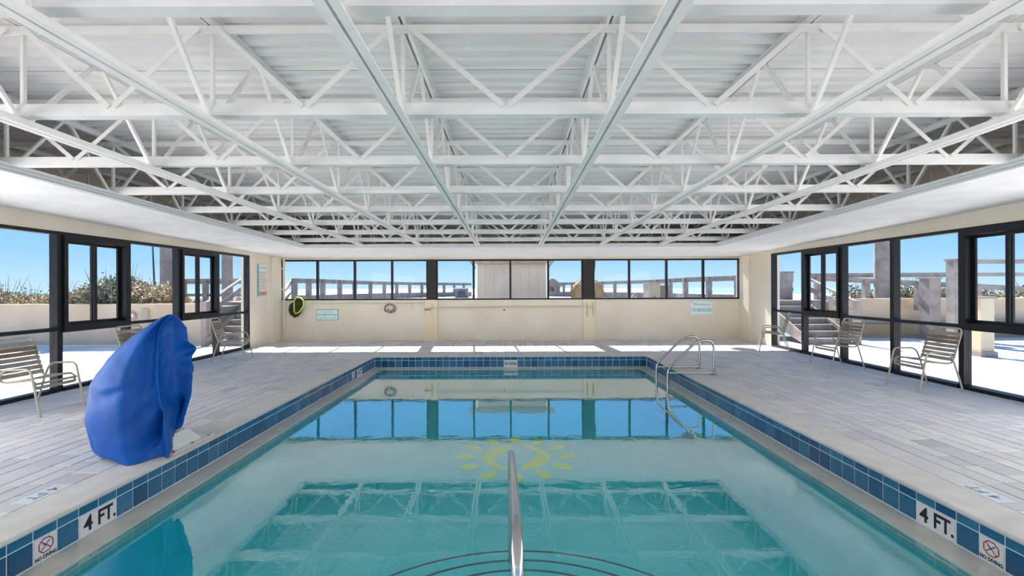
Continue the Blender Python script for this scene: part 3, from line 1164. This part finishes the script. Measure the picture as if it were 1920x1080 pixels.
ch0 = make_chair()
chairs = [((-5.90, 5.64), 0.0, 'beige strap patio chair cut off by the left edge of the photo'),
          ((-5.95, 9.68), 0.27, 'beige strap patio chair near the wall poster in the left back corner'),
          ((-6.05, 7.55), 0.0, 'beige strap patio chair mostly hidden behind the blue covered lift'),
          ((6.185, 6.77), PI, 'nearest beige strap patio chair by the right windows, with brown back straps'),
          ((6.22, 8.62), PI + .04, 'middle beige strap patio chair of three along the right windows'),
          ((6.37, 10.95), PI - .45, 'farthest beige strap patio chair at the right back corner')]
for i, ((x, y), rz, lb) in enumerate(chairs):
    c = ch0 if i == 0 else copy_tree(ch0)
    c.location = (x, y, 0)
    c.rotation_euler = (0, 0, rz)
    tag(c, lb, 'chair', 'strap chairs along the windows')

# ------------------------------------------------------------------ things on the back wall
YS = YB - .002


def wx(x): return (x - CX) / F * YB
def wz(y): return CH - (y - CY) / F * YB


def wall_text(s, size, m, x, z, par, y=YS - .024, sx=1.0, bold=0.0):
    return place_text('lettering', text_mesh(s, size, m, 0.0008, bold, sx=sx), (x, y, z), (1, 0, 0), (0, 0, 1), par)


S1 = empty('no_smoking_sign', (wx(614), YS, wz(589)))
tag(S1, 'pale non smoking area sign with teal border under the left of the back window', 'sign')
MB().box(-.315, .315, -.018, 0, -.155, .155).build('border', 'sign_teal', S1)
MB().box(-.30, .30, -.022, -.0181, -.14, .14).build('face', 'sign_pale', S1)
wall_text('PLEASE OBSERVE', .062, 'sign_blue', 0, .088, S1, -.0235, .8)
wall_text('NON SMOKING AREA', .095, 'sign_blue', 0, .0, S1, -.0235, .60, .002)
wall_text('THANK YOU FOR NOT SMOKING', .062, 'sign_blue', 0, -.095, S1, -.0235, .56)
S2 = empty('no_smoking_sign', (wx(1315), YS, wz(578)))
tag(S2, 'white non smoking area sign with blue letters under the right of the back window', 'sign')
MB().box(-.32, .32, -.02, 0, -.20, .20).build('face', 'sign_pale', S2)
wall_text('This area is a', .11, 'sign_grey', 0, .095, S2, -.0215, .85)
wall_text('NON SMOKING AREA', .15, 'sign_blue', 0, -.07, S2, -.0215, .40, .003)
for dx in (-.29, .29):
    s_ = MB().lathe([(.012, 0), (.012, .006), (.004, .009)], (0, 0, 0), 8).build('screw', 'ink', S2)
    s_.location = (dx, -.02, .175)
    s_.rotation_euler = (PI / 2, 0, 0)

# pool rules poster on the left end wall
PO = empty('pool_rules_poster', (-XW + .001, 12.22, 1.76))
tag(PO, 'tall faded rules poster with teal edge on the left end wall', 'poster')
MB().box(0, .03, -.23, .23, -.43, .43).build('board', 'sign_pink', PO)
MB().box(.0305, .032, -.232, -.165, -.43, .43).build('teal_edge', 'sign_teal', PO)
MB().box(.0305, .032, -.16, .225, .26, .42).build('header', 'sign_pale', PO)
place_text('lettering', text_mesh('POOL RULES', .085, 'sign_teal', .0008, .001, sx=.62), (.0335, .03, .34), (0, 1, 0), (0, 0, 1), PO)
for i in range(8):
    MB().box(.0305, .032, -.13, .19 - .03 * (i % 3), .20 - i * .062, .212 - i * .062).build('text_line', 'sign_grey', PO)
for i in range(4):
    MB().box(.0305, .032, -.14 + i * .09, -.07 + i * .09, -.41, -.30).build('red_block', 'sign_red', PO)

# skimmer net on its pole
SK = empty('skimmer_net', (0, 0, 0))
tag(SK, 'lime framed pool skimmer net with dark mesh bag hung under the window', 'skimmer net')
yk = YB - .10
lp = [(556, 562), (556, 582), (559, 586), (566, 583), (573, 572), (573, 562), (568, 557), (560, 556)]
loop = [Vector((wx(a), yk - .05 + .0 * i, wz(b))) for i, (a, b) in enumerate(lp)]
MB().tube(loop, .020, 8, closed=True).build('hoop', 'lime', SK, smooth=True)
bag = [(557, 562), (547, 570), (545, 580), (548, 588), (556, 594), (562, 592), (568, 586), (573, 573), (571, 560), (562, 557)]
cxy = Vector((wx(559), 0, wz(574)))
bm = MB()
ringv = []
for sc_, dy in ((1.0, -.04), (.85, .03), (.4, .07)):
    ringv.append([Vector((cxy.x + (wx(a) - cxy.x) * sc_, yk + dy - .0, cxy.z + (wz(b) - cxy.z) * sc_)) for a, b in bag])
vs = [v for r_ in ringv for v in r_]
m_ = len(bag)
fs = [(i * m_ + k, i * m_ + (k + 1) % m_, (i + 1) * m_ + (k + 1) % m_, (i + 1) * m_ + k) for i in range(2) for k in range(m_)]
fs.append(tuple(2 * m_ + k for k in range(m_)))
bm.add(vs, fs)
bm.build('mesh_bag', 'net', SK, smooth=True)
MB().tube([(wx(572), yk + .03, wz(569)), (wx(795), yk + .06, wz(569.5))], .014, 8).build('pole', 'pole', SK, smooth=True)
for px_ in (586, 772):
    MB().tube(fillet([(wx(px_), YS, wz(566)), (wx(px_), YS - .09, wz(572)), (wx(px_), YS - .10, wz(566))], .02, 4), .006, 6).build('hook', 'pole', SK)
    MB().tube([(wx(px_), YS - .006, wz(563)), (wx(px_), YS - .006, wz(579))], .006, 6).build('hook_plate', 'pole', SK)

BR = empty('pool_brush_pole', (0, 0, 0))
tag(BR, 'cream pole with orange tip hung across the middle of the back wall', 'pole')
MB().tube([(wx(806), YB - .10, wz(579.5)), (wx(1110), YB - .10, wz(577.5))], .018, 8).build('pole', 'pole', BR, smooth=True)
MB().tube([(wx(797), YB - .10, wz(579.6)), (wx(808), YB - .10, wz(579.5))], .022, 8).build('tip', 'orange', BR, smooth=True)
for px_, ln in ((810, 22), (1100, 26), (1111, 24)):
    MB().tube([(wx(px_), YB - .06, wz(568)), (wx(px_), YB - .06, wz(568 + ln))], .010, 6).build('hook_rod', 'chrome', BR)
    MB().tube([(wx(px_), YB - .052, wz(579)), (wx(px_), YB - .125, wz(579.6)), (wx(px_), YB - .125, wz(577))], .008, 6).build('hook', 'chrome', BR)
CD = empty('wall_conduit', (0, 0, 0))
tag(CD, 'thin cream conduit running along the back wall below the window', 'conduit')
MB().tube([(wx(822), YB - .014, wz(575.5)), (wx(1090), YB - .014, wz(574.5))], .013, 8).build('pipe', 'pole', CD, smooth=True)
for px_ in (880, 960, 1040):
    MB().box(wx(px_) - .02, wx(px_) + .02, YB - .03, YB, wz(575) - .022, wz(575) + .022).build('clip', 'pole', CD)
DP = empty('corner_downpipe', (0, 0, 0))
tag(DP, 'cream vertical pipe in the left corner of the back wall', 'pipe')
MB().tube([(-6.60, YB - .035, zsof(YB) - .01), (-6.60, YB - .035, .26)], .03, 10).build('pipe', 'wall', DP, smooth=True)
MB().lathe([(.038, 0), (.038, .05), (.03, .06)], (-6.60, YB - .035, .25), 10).build('end_cap', 'wall', DP)
for zz in (.7, 1.5, 2.1):
    MB().box(-6.65, -6.55, YB - .07, YB, zz, zz + .03).build('strap', 'wall', DP)
# round coil of wire on a hook
CO = empty('wire_coil', (0, 0, 0))
tag(CO, 'small tangled round wire coil hung on the back wall', 'coil')
for i in range(6):
    cc = Vector((wx(731.5) + random.uniform(-.03, .03), YB - .03 - .008 * i, wz(577.5) + random.uniform(-.02, .02)))
    rx, rz_ = .15 + random.uniform(-.03, .02), .12 + random.uniform(-.02, .02)
    MB().tube([cc + Vector((rx * math.cos(2 * PI * k / 20), .004 * math.sin(6 * PI * k / 20), rz_ * math.sin(2 * PI * k / 20))) for k in range(20)], .004, 5, closed=True).build('loop', 'twig', CO)
MB().tube([(wx(731.5), YB, wz(568)), (wx(731.5), YB - .09, wz(570)), (wx(731.5), YB - .09, wz(567))], .007, 6).build('hook', 'chrome', CO)
for k in range(4):
    MB().lathe([(.018, -.02), (.026, 0), (.018, .02)], (wx(724 + 5 * k), YB - .07, wz(582 - (k % 2) * 2)), 8).build('weight', 'twig', CO)
OU = MB().lathe([(.03, 0), (.03, .012), (.012, .016)], (0, 0, 0), 12).build('wall_plug', 'ink')
OU.location = (wx(945), YS, wz(580.5))
OU.rotation_euler = (PI / 2, 0, 0)
tag(OU, 'small round black plug in the middle of the back wall', 'plug')

# ------------------------------------------------------------------ outside: ground
gd = MB()
gd.box(-40, -XW - .2, -12, 12.55, -.35, -.03)
o = gd.build('patio_left', 'patio')
tag(o, 'pale sunlit concrete patio outside the left windows', 'patio', kind='structure')
o = MB().box(XW + .2, 40, -12, 14.3, -.35, -.03).build('patio_right', 'patio')
tag(o, 'pale sunlit concrete patio outside the right windows', 'patio', kind='structure')
# dunes behind
nx, ny = 60, 40
vs, fs = [], []
for j in range(ny + 1):
    yy = YB + .4 + (120 - YB) * (j / ny) ** 2.0
    for i in range(nx + 1):
        xx = -160 + 320 * i / nx
        z = .62 + .22 * mnoise.noise(Vector((xx * .08, yy * .08, 0))) + .10 * mnoise.noise(Vector((xx * .4, yy * .4, 5)))
        if abs(xx) > 7 and yy < 15.5:
            z = min(z, .4)
        z -= max(0, yy - 70) * .05
        vs.append((xx, yy, z))
for j in range(ny):
    for i in range(nx):
        a = j * (nx + 1) + i
        fs.append((a, a + 1, a + nx + 2, a + nx + 1))
o = MB().add(vs, fs).build('dune_ground', 'sand', smooth=True)
tag(o, 'sandy dune ground between the pool house and the sea', 'ground', kind='structure')
o = MB().add([(-30000, 70, -1.2), (30000, 70, -1.2), (30000, 40000, -1.2), (-30000, 40000, -1.2)], [(0, 1, 2, 3)]).build('sea', 'sea')
tag(o, 'flat blue sea on the horizon', 'sea', kind='stuff')

# planter walls
def planter(name, x0, x1, y, top, label):
    t = empty(name, ((x0 + x1) / 2, y, -.03))
    hw = (x1 - x0) / 2
    MB().box(-hw, hw, 0, .28, 0, top).build('wall', 'planter', t)
    MB().box(-hw, hw, -.02, .30, top, top + .05).build('cap', 'planter', t)
    MB().box(-hw, hw, .281, 1.6, .3, top - .06).build('soil', 'sand', t)
    return tag(t, label, 'planter wall')


PLW = planter('planter_wall', -26, -8.55, 12.6, 1.10, 'long tan stucco planter wall outside the left windows')
PRW = planter('planter_wall', 10.2, 28, 14.2, 1.14, 'tan stucco planter wall outside the right windows')
o = empty('round_wall_sign', (*P(245, 591, 12.55)[:2], P(245, 591, 12.55).z))
tag(o, 'round white and red sign on the outside planter wall', 'sign')
MB().lathe([(.13, 0), (.13, .012)], seg=20).build('disc', 'white_tile', o)
MB().tube([(.105 * math.cos(2 * PI * k / 20), .105 * math.sin(2 * PI * k / 20), .014) for k in range(20)], .016, 6, closed=True).build('ring', 'sign_red', o)
MB().bar((-.07, .07, .014), (.07, -.07, .014), .03, .006).build('slash', 'sign_red', o)
o.rotation_euler = (PI / 2, 0, 0)
q = P(268, 588, 12.5)
o = empty('wall_vent', (q.x, 12.598, q.z))
tag(o, 'small grey vent box on the outside planter wall', 'vent')
MB().box(-.09, .09, -.06, 0, -.16, .16).build('body', 'planter', o)
for k in range(5):
    MB().box(-.08, .08, -.068, -.0605, -.12 + k * .055, -.10 + k * .055).build('slat', 'wood', o)


# stairs with handrail, both sides
def stairs(x0, x1, y0, rise, n_, hx, label, h0, h1, posts):
    t = empty('wooden_stairs', ((x0 + x1) / 2, y0, -.03))
    c = Vector(((x0 + x1) / 2, y0, -.03))
    hw = (x1 - x0) / 2
    for k in range(n_):
        MB().box(-hw, hw, k * .28, k * .28 + .03, k * rise, (k + 1) * rise - .04).build('riser', 'wood', t)
        MB().box(-hw - .02, hw + .02, k * .28 - .03, k * .28 + .30, (k + 1) * rise - .04, (k + 1) * rise).build('tread', 'wood', t)
    for s in (-1, 1):
        xs = s * (hw + .05)
        MB().hexa([(xs - .025, -.1, 0), (xs + .025, -.1, 0), (xs + .025, n_ * .28, n_ * rise - .5), (xs - .025, n_ * .28, n_ * rise - .5)],
                  [(xs - .025, -.1, .25), (xs + .025, -.1, .25), (xs + .025, n_ * .28, n_ * rise + .06), (xs - .025, n_ * .28, n_ * rise + .06)]).build('stringer', 'wood', t)
    a, b = Vector(h0) - c, Vector(h1) - c
    MB().bar(a, b, .10, .05).build('handrail', 'wood', t)
    MB().bar(a - Vector((0, 0, .32)), b - Vector((0, 0, .32)), .05, .12).build('lower_rail', 'wood', t)
    for p in (a, b):
        MB().box(p.x - .07, p.x + .07, p.y - .07, p.y + .07, 0, p.z + .06).build('newel_post', 'wood', t)
    return tag(t, label, 'stairs')


stairs(8.0, 9.15, 12.3, .165, 7, 9.3, 'weathered wooden stairs with handrail outside the right back corner', (9.32, 12.15, 1.10), (9.32, 14.25, 1.85), None)
stairs(-8.2, -7.05, 12.4, .165, 7, -8.3, 'weathered wooden stairs with handrail outside the left back corner', (-8.35, 12.35, 1.12), (-8.35, 14.3, 1.95), None)
# boardwalk landing behind the stairs
for s, nm in ((-1, 'left'), (1, 'right')):
    t = empty('boardwalk_landing', (s * 8.5, 14.95, 0))
    for k in range(9):
        MB().box(-1.55, 1.55, -.55 + k * .15, -.55 + k * .15 + .14, 1.07, 1.11).build('plank', 'wood', t)
    MB().box(-1.55, 1.55, -.6, -.56, .88, 1.07).build('fascia', 'wood', t)
    for xx in (-1.4, 0, 1.4):
        MB().box(xx - .1, xx + .1, .3, .5, .2, 1.07).build('pier', 'wood', t)
    tag(t, 'raised weathered boardwalk landing at the top of the %s stairs' % nm, 'boardwalk')


# tall piles and railings outside
def pile(xa, xb, yt, Y, zb, label):
    a, b = P(xa, yt, Y), P(xb, yt, Y)
    r_ = (b.x - a.x) / 2
    t = empty('timber_pile', ((a.x + b.x) / 2, Y, zb))
    MB().lathe([(r_ * 1.04, 0), (r_, .4), (r_ * .98, 4.2 - zb), (r_ * .7, 4.25 - zb)], seg=14).build('shaft', 'wood', t, smooth=True)
    MB().lathe([(r_ * 1.05, 1.0 - zb), (r_ * 1.05, 1.06 - zb)], seg=14).build('band', 'metal_box', t)
    return tag(t, label, 'pile', 'tall timber piles outside')


pile(302, 324, 460, 15.6, .0, 'thick timber pile rising beside the flagpole outside the left windows')
pile(417, 436, 480, 16.4, .0, 'thick timber pile above the left stairs')
pile(1641, 1666, 450, 15.6, .0, 'thick timber pile outside the right windows')


def railing(name, pts, zt, label, zdeck=None, nps=5, th=.2, postw=.16, low=True, lowz=.55):
    """pts: (x, y) ground plan; zt top heights"""
    pts3 = [Vector((x, y, z)) for (x, y), z in zip(pts, zt)]
    c = pts3[0].copy(); c.z = 0
    t = empty(name, c)
    for i in range(len(pts3) - 1):
        a, b = pts3[i] - c, pts3[i + 1] - c
        MB().bar(a - Vector((0, 0, .02)), b - Vector((0, 0, .02)), .16, .045).build('cap_rail', 'wood', t)
        MB().bar(a - Vector((0, 0, .05 + th / 2)), b - Vector((0, 0, .05 + th / 2)), .04, th).build('top_board', 'wood', t)
        if low:
            MB().bar(a - Vector((0, 0, lowz + .3)), b - Vector((0, 0, lowz + .3)), .05, .10).build('lower_board', 'wood', t)
        np_ = nps[i] if isinstance(nps, tuple) else nps
        if isinstance(nps, tuple):
            MB().bar(a - Vector((0, 0, 1.3)), b - Vector((0, 0, 1.3)), .06, .5).build('deck_fascia', 'wood', t)
        for k in range(np_):
            p = a.lerp(b, (k + .15) / np_)
            zb_ = (zdeck if zdeck is not None else .3)
            MB().box(p.x - postw / 2, p.x + postw / 2, p.y - postw / 2, p.y + postw / 2, zb_, p.z - .04).build('post', 'wood', t)
    return tag(t, label, 'railing')


def pxz(x, y, zt): # ground-plan point of a rail top seen at pixel x,y with height zt
    Y = (zt - CH) * F / (CY - y)
    return ((x - CX) / F * Y, Y)


ZT = 2.15
railing('boardwalk_railing', [pxz(548, 520.5, ZT), pxz(600, 522, ZT), pxz(660, 525, ZT), pxz(740, 528, ZT), pxz(884, 530.5, ZT)], [ZT] * 5,
        'weathered boardwalk railing winding toward the sea, seen through the left of the back window', .5, (2, 2, 3, 7), .22, .26, True, .75)
railing('boardwalk_railing', [pxz(1392, 518, ZT), pxz(1290, 521.5, ZT), pxz(1215, 526, ZT), pxz(1110, 529, ZT), pxz(1030, 530.5, ZT)], [ZT] * 5,
        'weathered boardwalk railing winding toward the sea, seen through the right of the back window', .5, (2, 3, 4, 5), .22, .26, True, .75)
# stair rail running down at the far left of the back window
a = Vector((*pxz(549, 521, ZT), 2.12))
t = empty('boardwalk_stair_rail', (a.x, a.y, 0))
b = P(524, 556, 24.0) - Vector((a.x, a.y, 0))
a0 = Vector((0, 0, 2.12))
MB().bar(a0, b, .14, .16).build('handrail', 'wood', t)
MB().bar(a0 - Vector((0, 0, .6)), b - Vector((0, 0, .6)), .08, .14).build('lower_rail', 'wood', t)
MB().box(b.x - .1, b.x + .1, b.y - .1, b.y + .1, .3, b.z).build('post', 'wood', t)
tag(t, 'sloping stair rail at the left end of the boardwalk railing', 'railing')
# railings near the side stairs
railing('landing_railing', [P(338, 520, 15.4)[:2], P(462, 520, 15.4)[:2]], [P(0, 521, 15.4).z] * 2, 'weathered landing railing across the left stairs window', .2, 3, .12, .14, True, .25)
railing('landing_railing', [P(1462, 511, 15.2)[:2], P(1487, 511, 15.2)[:2]], [P(0, 511, 15.2).z] * 2, 'short weathered railing panel at the head of the right stairs', 1.1, 2, .3, .22, True, .3)
railing('landing_railing', [P(1512, 515, 16.0)[:2], P(1800, 514, 16.0)[:2]], [P(0, 515, 16).z, P(0, 514, 16).z], 'long weathered landing railing beyond the right planter', .6, 2, .10, .14, False)
railing('landing_railing', [P(1790, 490, 12.2)[:2], P(2060, 490, 12.2)[:2]], [P(0, 490, 12.2).z] * 2, 'near weathered railing at the right edge outside', .5, 2, .06, .2, True, .10)
railing('ramp_railing', [P(1520, 519, 15.3)[:2], P(1930, 541, 12.8)[:2]], [P(0, 519, 15.3).z, P(0, 541, 12.8).z], 'sloping weathered ramp rail behind the right patio', .8, 4, .10, .16, False)
for (xa, xb, yt, yb_, Y, lb) in ((1781, 1797, 490, 600, 12.3, 'square timber post joining the right patio railings'), (1733, 1754, 524, 600, 13.4, 'stout timber post before the right planter wall'), (1826, 1851, 560, 668, 10.1, 'pale square post standing on the right patio')):
    a, b = P(xa, yt, Y), P(xb, yt, Y)
    hw = (b.x - a.x) / 2
    t = empty('timber_post', ((a.x + b.x) / 2, Y, -.03))
    MB().box(-hw, hw, -hw, hw, 0, a.z).build('shaft', 'wood' if Y > 11 else 'planter', t)
    MB().box(-hw - .03, hw + .03, -hw - .03, hw + .03, a.z, a.z + .05).build('cap', 'wood', t)
    MB().box(-hw - .04, hw + .04, -hw - .04, hw + .04, 0.001, .12).build('plinth', 'wood', t)
    tag(t, lb, 'post')
# flagpole
t = empty('flagpole', (*P(292, 556, 15)[:2], .6))
MB().tube([(0, 0, 0), (P(285, 440, 15).x - P(292, 556, 15).x, 0, 3.0)], [.035, .02], 8).build('shaft', 'flag', t, smooth=True)
MB().lathe([(.07, 0), (.07, .08), (.04, .12)], seg=10).build('socket', 'flag', t)
tag(t, 'thin dark flagpole leaning beyond the left planter', 'pole')
# splash pool on the right patio
t = empty('wading_pool', (10.75, 8.35, -.03))
MB().lathe([(1.25, 0), (1.25, .012), (1.12, .014)], seg=40).build('rim', 'patio', t)
MB().lathe([(1.10, .0145), (1.10, .017)], seg=40).build('water', 'splash', t)
tag(t, 'round light blue wading pool on the right patio', 'pool')

# grey shed behind the middle window
YSH = 17.2
xa, xb = P(893, 0, YSH).x, P(1026, 0, YSH).x
t = empty('equipment_shed', ((xa + xb) / 2, YSH, .4))
hw = (xb - xa) / 2
nb_ = 8
for k in range(nb_):
    MB().box(-hw + 2 * hw * k / nb_ + .003, -hw + 2 * hw * (k + 1) / nb_ - .003, 0, .02, 0, 2.2).build('cladding_panel', 'shed', t)
MB().box(-hw, hw, .021, 2.4, 0, 2.2).build('body', 'shed', t)
MB().box(-hw - .015, -hw + .05, -.015, .02, 0, 2.2).build('corner_trim', 'sign_pale', t)
MB().box(hw - .05, hw + .015, -.015, .02, 0, 2.2).build('corner_trim', 'sign_pale', t)
rm = MB()
nr = 90
vs, fs = [], []
for i in range(nr + 1):
    xx = -hw - .28 + (2 * hw + .56) * i / nr
    z = .022 * math.sin(2 * PI * i / 3.0)
    vs += [(xx, -.35, 2.18 + z), (xx, 2.7, 2.5 + z), (xx, -.35, 2.20 + z), (xx, 2.7, 2.52 + z)]
for i in range(nr):
    a = 4 * i
    fs += [(a, a + 4, a + 5, a + 1), (a + 2, a + 3, a + 7, a + 6), (a, a + 2, a + 6, a + 4)]
rm.add(vs, fs).build('roof_sheet', 'shed_roof', t)
MB().box(-hw - .2, hw + .2, -.3, -.24, 2.06, 2.15).build('fascia', 'wood', t)
for s in (-1, 1):
    MB().bar((s * (hw + .22), -.3, 2.15), (s * (hw + .0), .05, 1.85), .04, .04).build('bracket', 'wood', t)
tag(t, 'grey sheet-clad shed with corrugated eaves behind the middle window', 'shed')

# straw ball, utility box, far hut
q = P(1101, 552, 16.0)
t = empty('straw_parasol', (q.x, 16.0, .5))
prof = [(.06, .0), (.30, .25), (.52, .55), (.60, .85), (.52, 1.12), (.30, 1.30), (.05, 1.36)]
MB().lathe(prof, seg=20).build('thatch', 'thatch', t, smooth=True)
MB().tube([(0, 0, -.2), (0, 0, .2)], .05, 8).build('pole', 'wood', t)
for k in range(10):
    a = 2 * PI * k / 10
    MB().tube([(r_ * 1.01 * math.cos(a), r_ * 1.01 * math.sin(a), z) for r_, z in prof], .012, 5).build('rib', 'twig', t)
tag(t, 'round brown straw bundle behind the right window post', 'thatch')
q = P(1231, 533, 15.6)
t = empty('utility_box', (q.x, 15.6, .3))
MB().box(-.36, .05, -.25, .25, 0, q.z - .3).build('cabinet', 'metal_box', t)
MB().box(.05, .36, -.22, .25, 0, q.z - .36).build('side_cabinet', 'metal_dark', t)
MB().box(-.38, .38, -.28, .28, q.z - .3, q.z - .26).build('lid', 'metal_box', t)
MB().box(-.22, -.12, -.27, -.2501, .75, .95).build('latch', 'metal_dark', t)
tag(t, 'grey metal utility box behind the right of the back window', 'utility box')
q = P(1036, 540, 60)
t = empty('beach_hut', (q.x, 60, .5))
MB().box(-.9, .9, -.9, .9, 0, 1.3).build('walls', 'wood', t)
MB().hexa([(-1.4, -1.4, 1.3), (1.4, -1.4, 1.3), (1.4, 1.4, 1.3), (-1.4, 1.4, 1.3)], [(-.2, -.2, 2.3), (.2, -.2, 2.3), (.2, .2, 2.3), (-.2, .2, 2.3)]).build('roof', 'thatch', t)
MB().box(-.25, .25, -.93, -.901, .2, 1.1).build('doorway', 'metal_dark', t)
tag(t, 'tiny dark roofed hut on the beach right of the shed', 'hut')
q = P(866, 545, 45)
t = empty('beach_kiosk', (q.x, 45, .5))
MB().box(-.6, .6, -.6, .6, 0, 1.0).build('walls', 'wood', t)
MB().box(-.8, .8, -.8, .8, 1.0, 1.1).build('roof', 'white_tile', t)
MB().box(-.35, .35, -.63, -.601, .4, .8).build('hatch', 'metal_dark', t)
tag(t, 'small grey kiosk with white roof left of the shed', 'kiosk')
# hanging cable and canopy underside at the window head
t = empty('hanging_cable', (P(1113, 0, 13.62).x, 13.62, 0))
MB().tube(fillet([(0.03, 0, 3.76), (.04, 0, 2.2), (-.02, .02, 1.7), (.05, 0, 1.2), (.10, 0, .8)], .15, 4), .018, 6).build('cable', 'flag', t, smooth=True)
MB().lathe([(.03, .75), (.03, .85)], (.10, 0, 0), 8).build('connector', 'flag', t)
tag(t, 'dark cable hanging outside beside the right window post', 'cable')
q = P(1297, 488, 13.76)
t = empty('outside_awning', (q.x, 13.76, q.z))
MB().lathe([(.06, 0), (.20, .02), (.29, .07), (.30, .10)], seg=20).build('bowl', 'metal_dark', t, smooth=True)
MB().tube([(0, 0, .1), (0, 0, 3.76 - q.z)], .012, 6).build('stem', 'metal_dark', t)
tag(t, 'dark dome awning hanging outside at the head of the right back window', 'lamp')


# ------------------------------------------------------------------ shrubs and dune grass
def shrub_mesh(rx, ry, h, nl, mname, spiky=0.3, lw=.045):
    mb, tones_ = MB(), []
    for i in range(nl):
        a, rr = random.uniform(0, 2 * PI), math.sqrt(random.random())
        hh = random.random() ** .8
        px_, py_ = rx * rr * math.cos(a), ry * rr * math.sin(a)
        top = h * (1 - .45 * rr * rr) * (1 + spiky * random.uniform(-.3, 1) * (random.random() ** 3))
        c = Vector((px_, py_, hh * top))
        ln, wd = lw * random.uniform(1.0, 2.4), lw * random.uniform(.4, .9)
        d = Vector((random.gauss(0, 1), random.gauss(0, 1), random.gauss(.6, .7))).normalized()
        s = d.orthogonal().normalized()
        s.rotate(Matrix.Rotation(random.uniform(0, 2 * PI), 3, d))
        n0 = len(mb.f)
        mb.add([c, c + d * ln * .5 + s * wd, c + d * ln, c + d * ln * .5 - s * wd], [(0, 1, 2, 3)])
        tones_ += [min(1, max(0, random.gauss(.5, .28)))]
    return mb.mesh('foliage', mname, tone=tones_)


def twig_mesh(rx, ry, h, n_, over=1.25):
    mb = MB()
    for i in range(n_):
        a, rr = random.uniform(0, 2 * PI), random.random()
        b = Vector((rx * .3 * rr * math.cos(a), ry * .3 * rr * math.sin(a), 0))
        e_ = Vector((rx * rr * math.cos(a), ry * rr * math.sin(a), h * random.uniform(.7, over)))
        mb.tube([b, b.lerp(e_, .5) + Vector((0, 0, .05)), e_], [.010, .007, .003], 4)
    return mb.mesh('stems', 'twig')


kinds = [(shrub_mesh(.75, .55, .62, 1300, 'leaf_tan', .4), twig_mesh(.7, .5, .62, 16, 1.5)),
         (shrub_mesh(.70, .55, .78, 1500, 'leaf_green', .5), twig_mesh(.6, .5, .78, 20, 1.6)),
         (shrub_mesh(.9, .6, .42, 1200, 'leaf_tan', .8), twig_mesh(.8, .5, .42, 22, 2.2))]


def shrub(x, y, z, kind, sc, label, group):
    t = empty('shrub', (x, y, z), random.uniform(0, 6.28))
    f_, s_ = kinds[kind]
    link('foliage', f_, t)
    link('stems', s_, t)
    t.scale = (sc, sc, sc * random.uniform(.9, 1.1))
    return tag(t, label, 'shrub', group)


ORD = ['first', 'second', 'third', 'fourth', 'fifth', 'sixth', 'seventh', 'eighth', 'ninth']


def shrub_bed(items, ylo, yhi, zf, texts, gname, lift=1.0):
    n_ = {}
    for (px_, k, sc) in items:
        Y = random.uniform(ylo, yhi)
        n_[k] = n_.get(k, -1) + 1
        shrub(P(px_, 560, Y).x, Y, zf(px_), k, sc * lift, texts[k] + ', %s from the left of its kind' % ORD[n_[k]], gname)


shrub_bed(((-60, 2, 1.0), (10, 2, 1.0), (60, 2, .85), (110, 2, .9), (150, 0, .9), (200, 1, 1.05), (232, 1, 1.1), (262, 0, 1.15), (300, 0, 1.1), (322, 0, .7)), 13.45, 13.9, lambda x: 1.005,
          ['tan dry shrub on the left planter', 'taller olive shrub on the left planter', 'low dry grass tuft on the left planter'], 'shrubs on the left planter')
shrub_bed(((372, 1, .7), (448, 1, .8)), 16.9, 17.2, lambda x: .6, ['', 'olive shrub behind the left landing', ''], 'shrubs behind the left landing')
shrub_bed(((1600, 1, .8), (1640, 0, .9), (1690, 1, .9), (1735, 1, 1.0), (1775, 0, .9), (1830, 1, .8), (1880, 0, .8), (1940, 1, .9)), 16.2, 16.7, lambda x: .62,
          ['tan dry shrub behind the right planter', 'taller olive shrub behind the right planter', ''], 'shrubs behind the right planter', 1.35)
shrub_bed(((600, 2, .8), (640, 2, 1.0), (690, 2, .9), (760, 2, .7), (840, 2, .6), (1130, 0, .8), (1160, 0, .8), (1190, 0, .9), (1275, 2, .6)), 17.5, 19.6, lambda x: .55,
          ['tan dry shrub beside the straw bundle', '', 'low dune grass tuft behind the back window'], 'shrubs on the dune', 1.1)
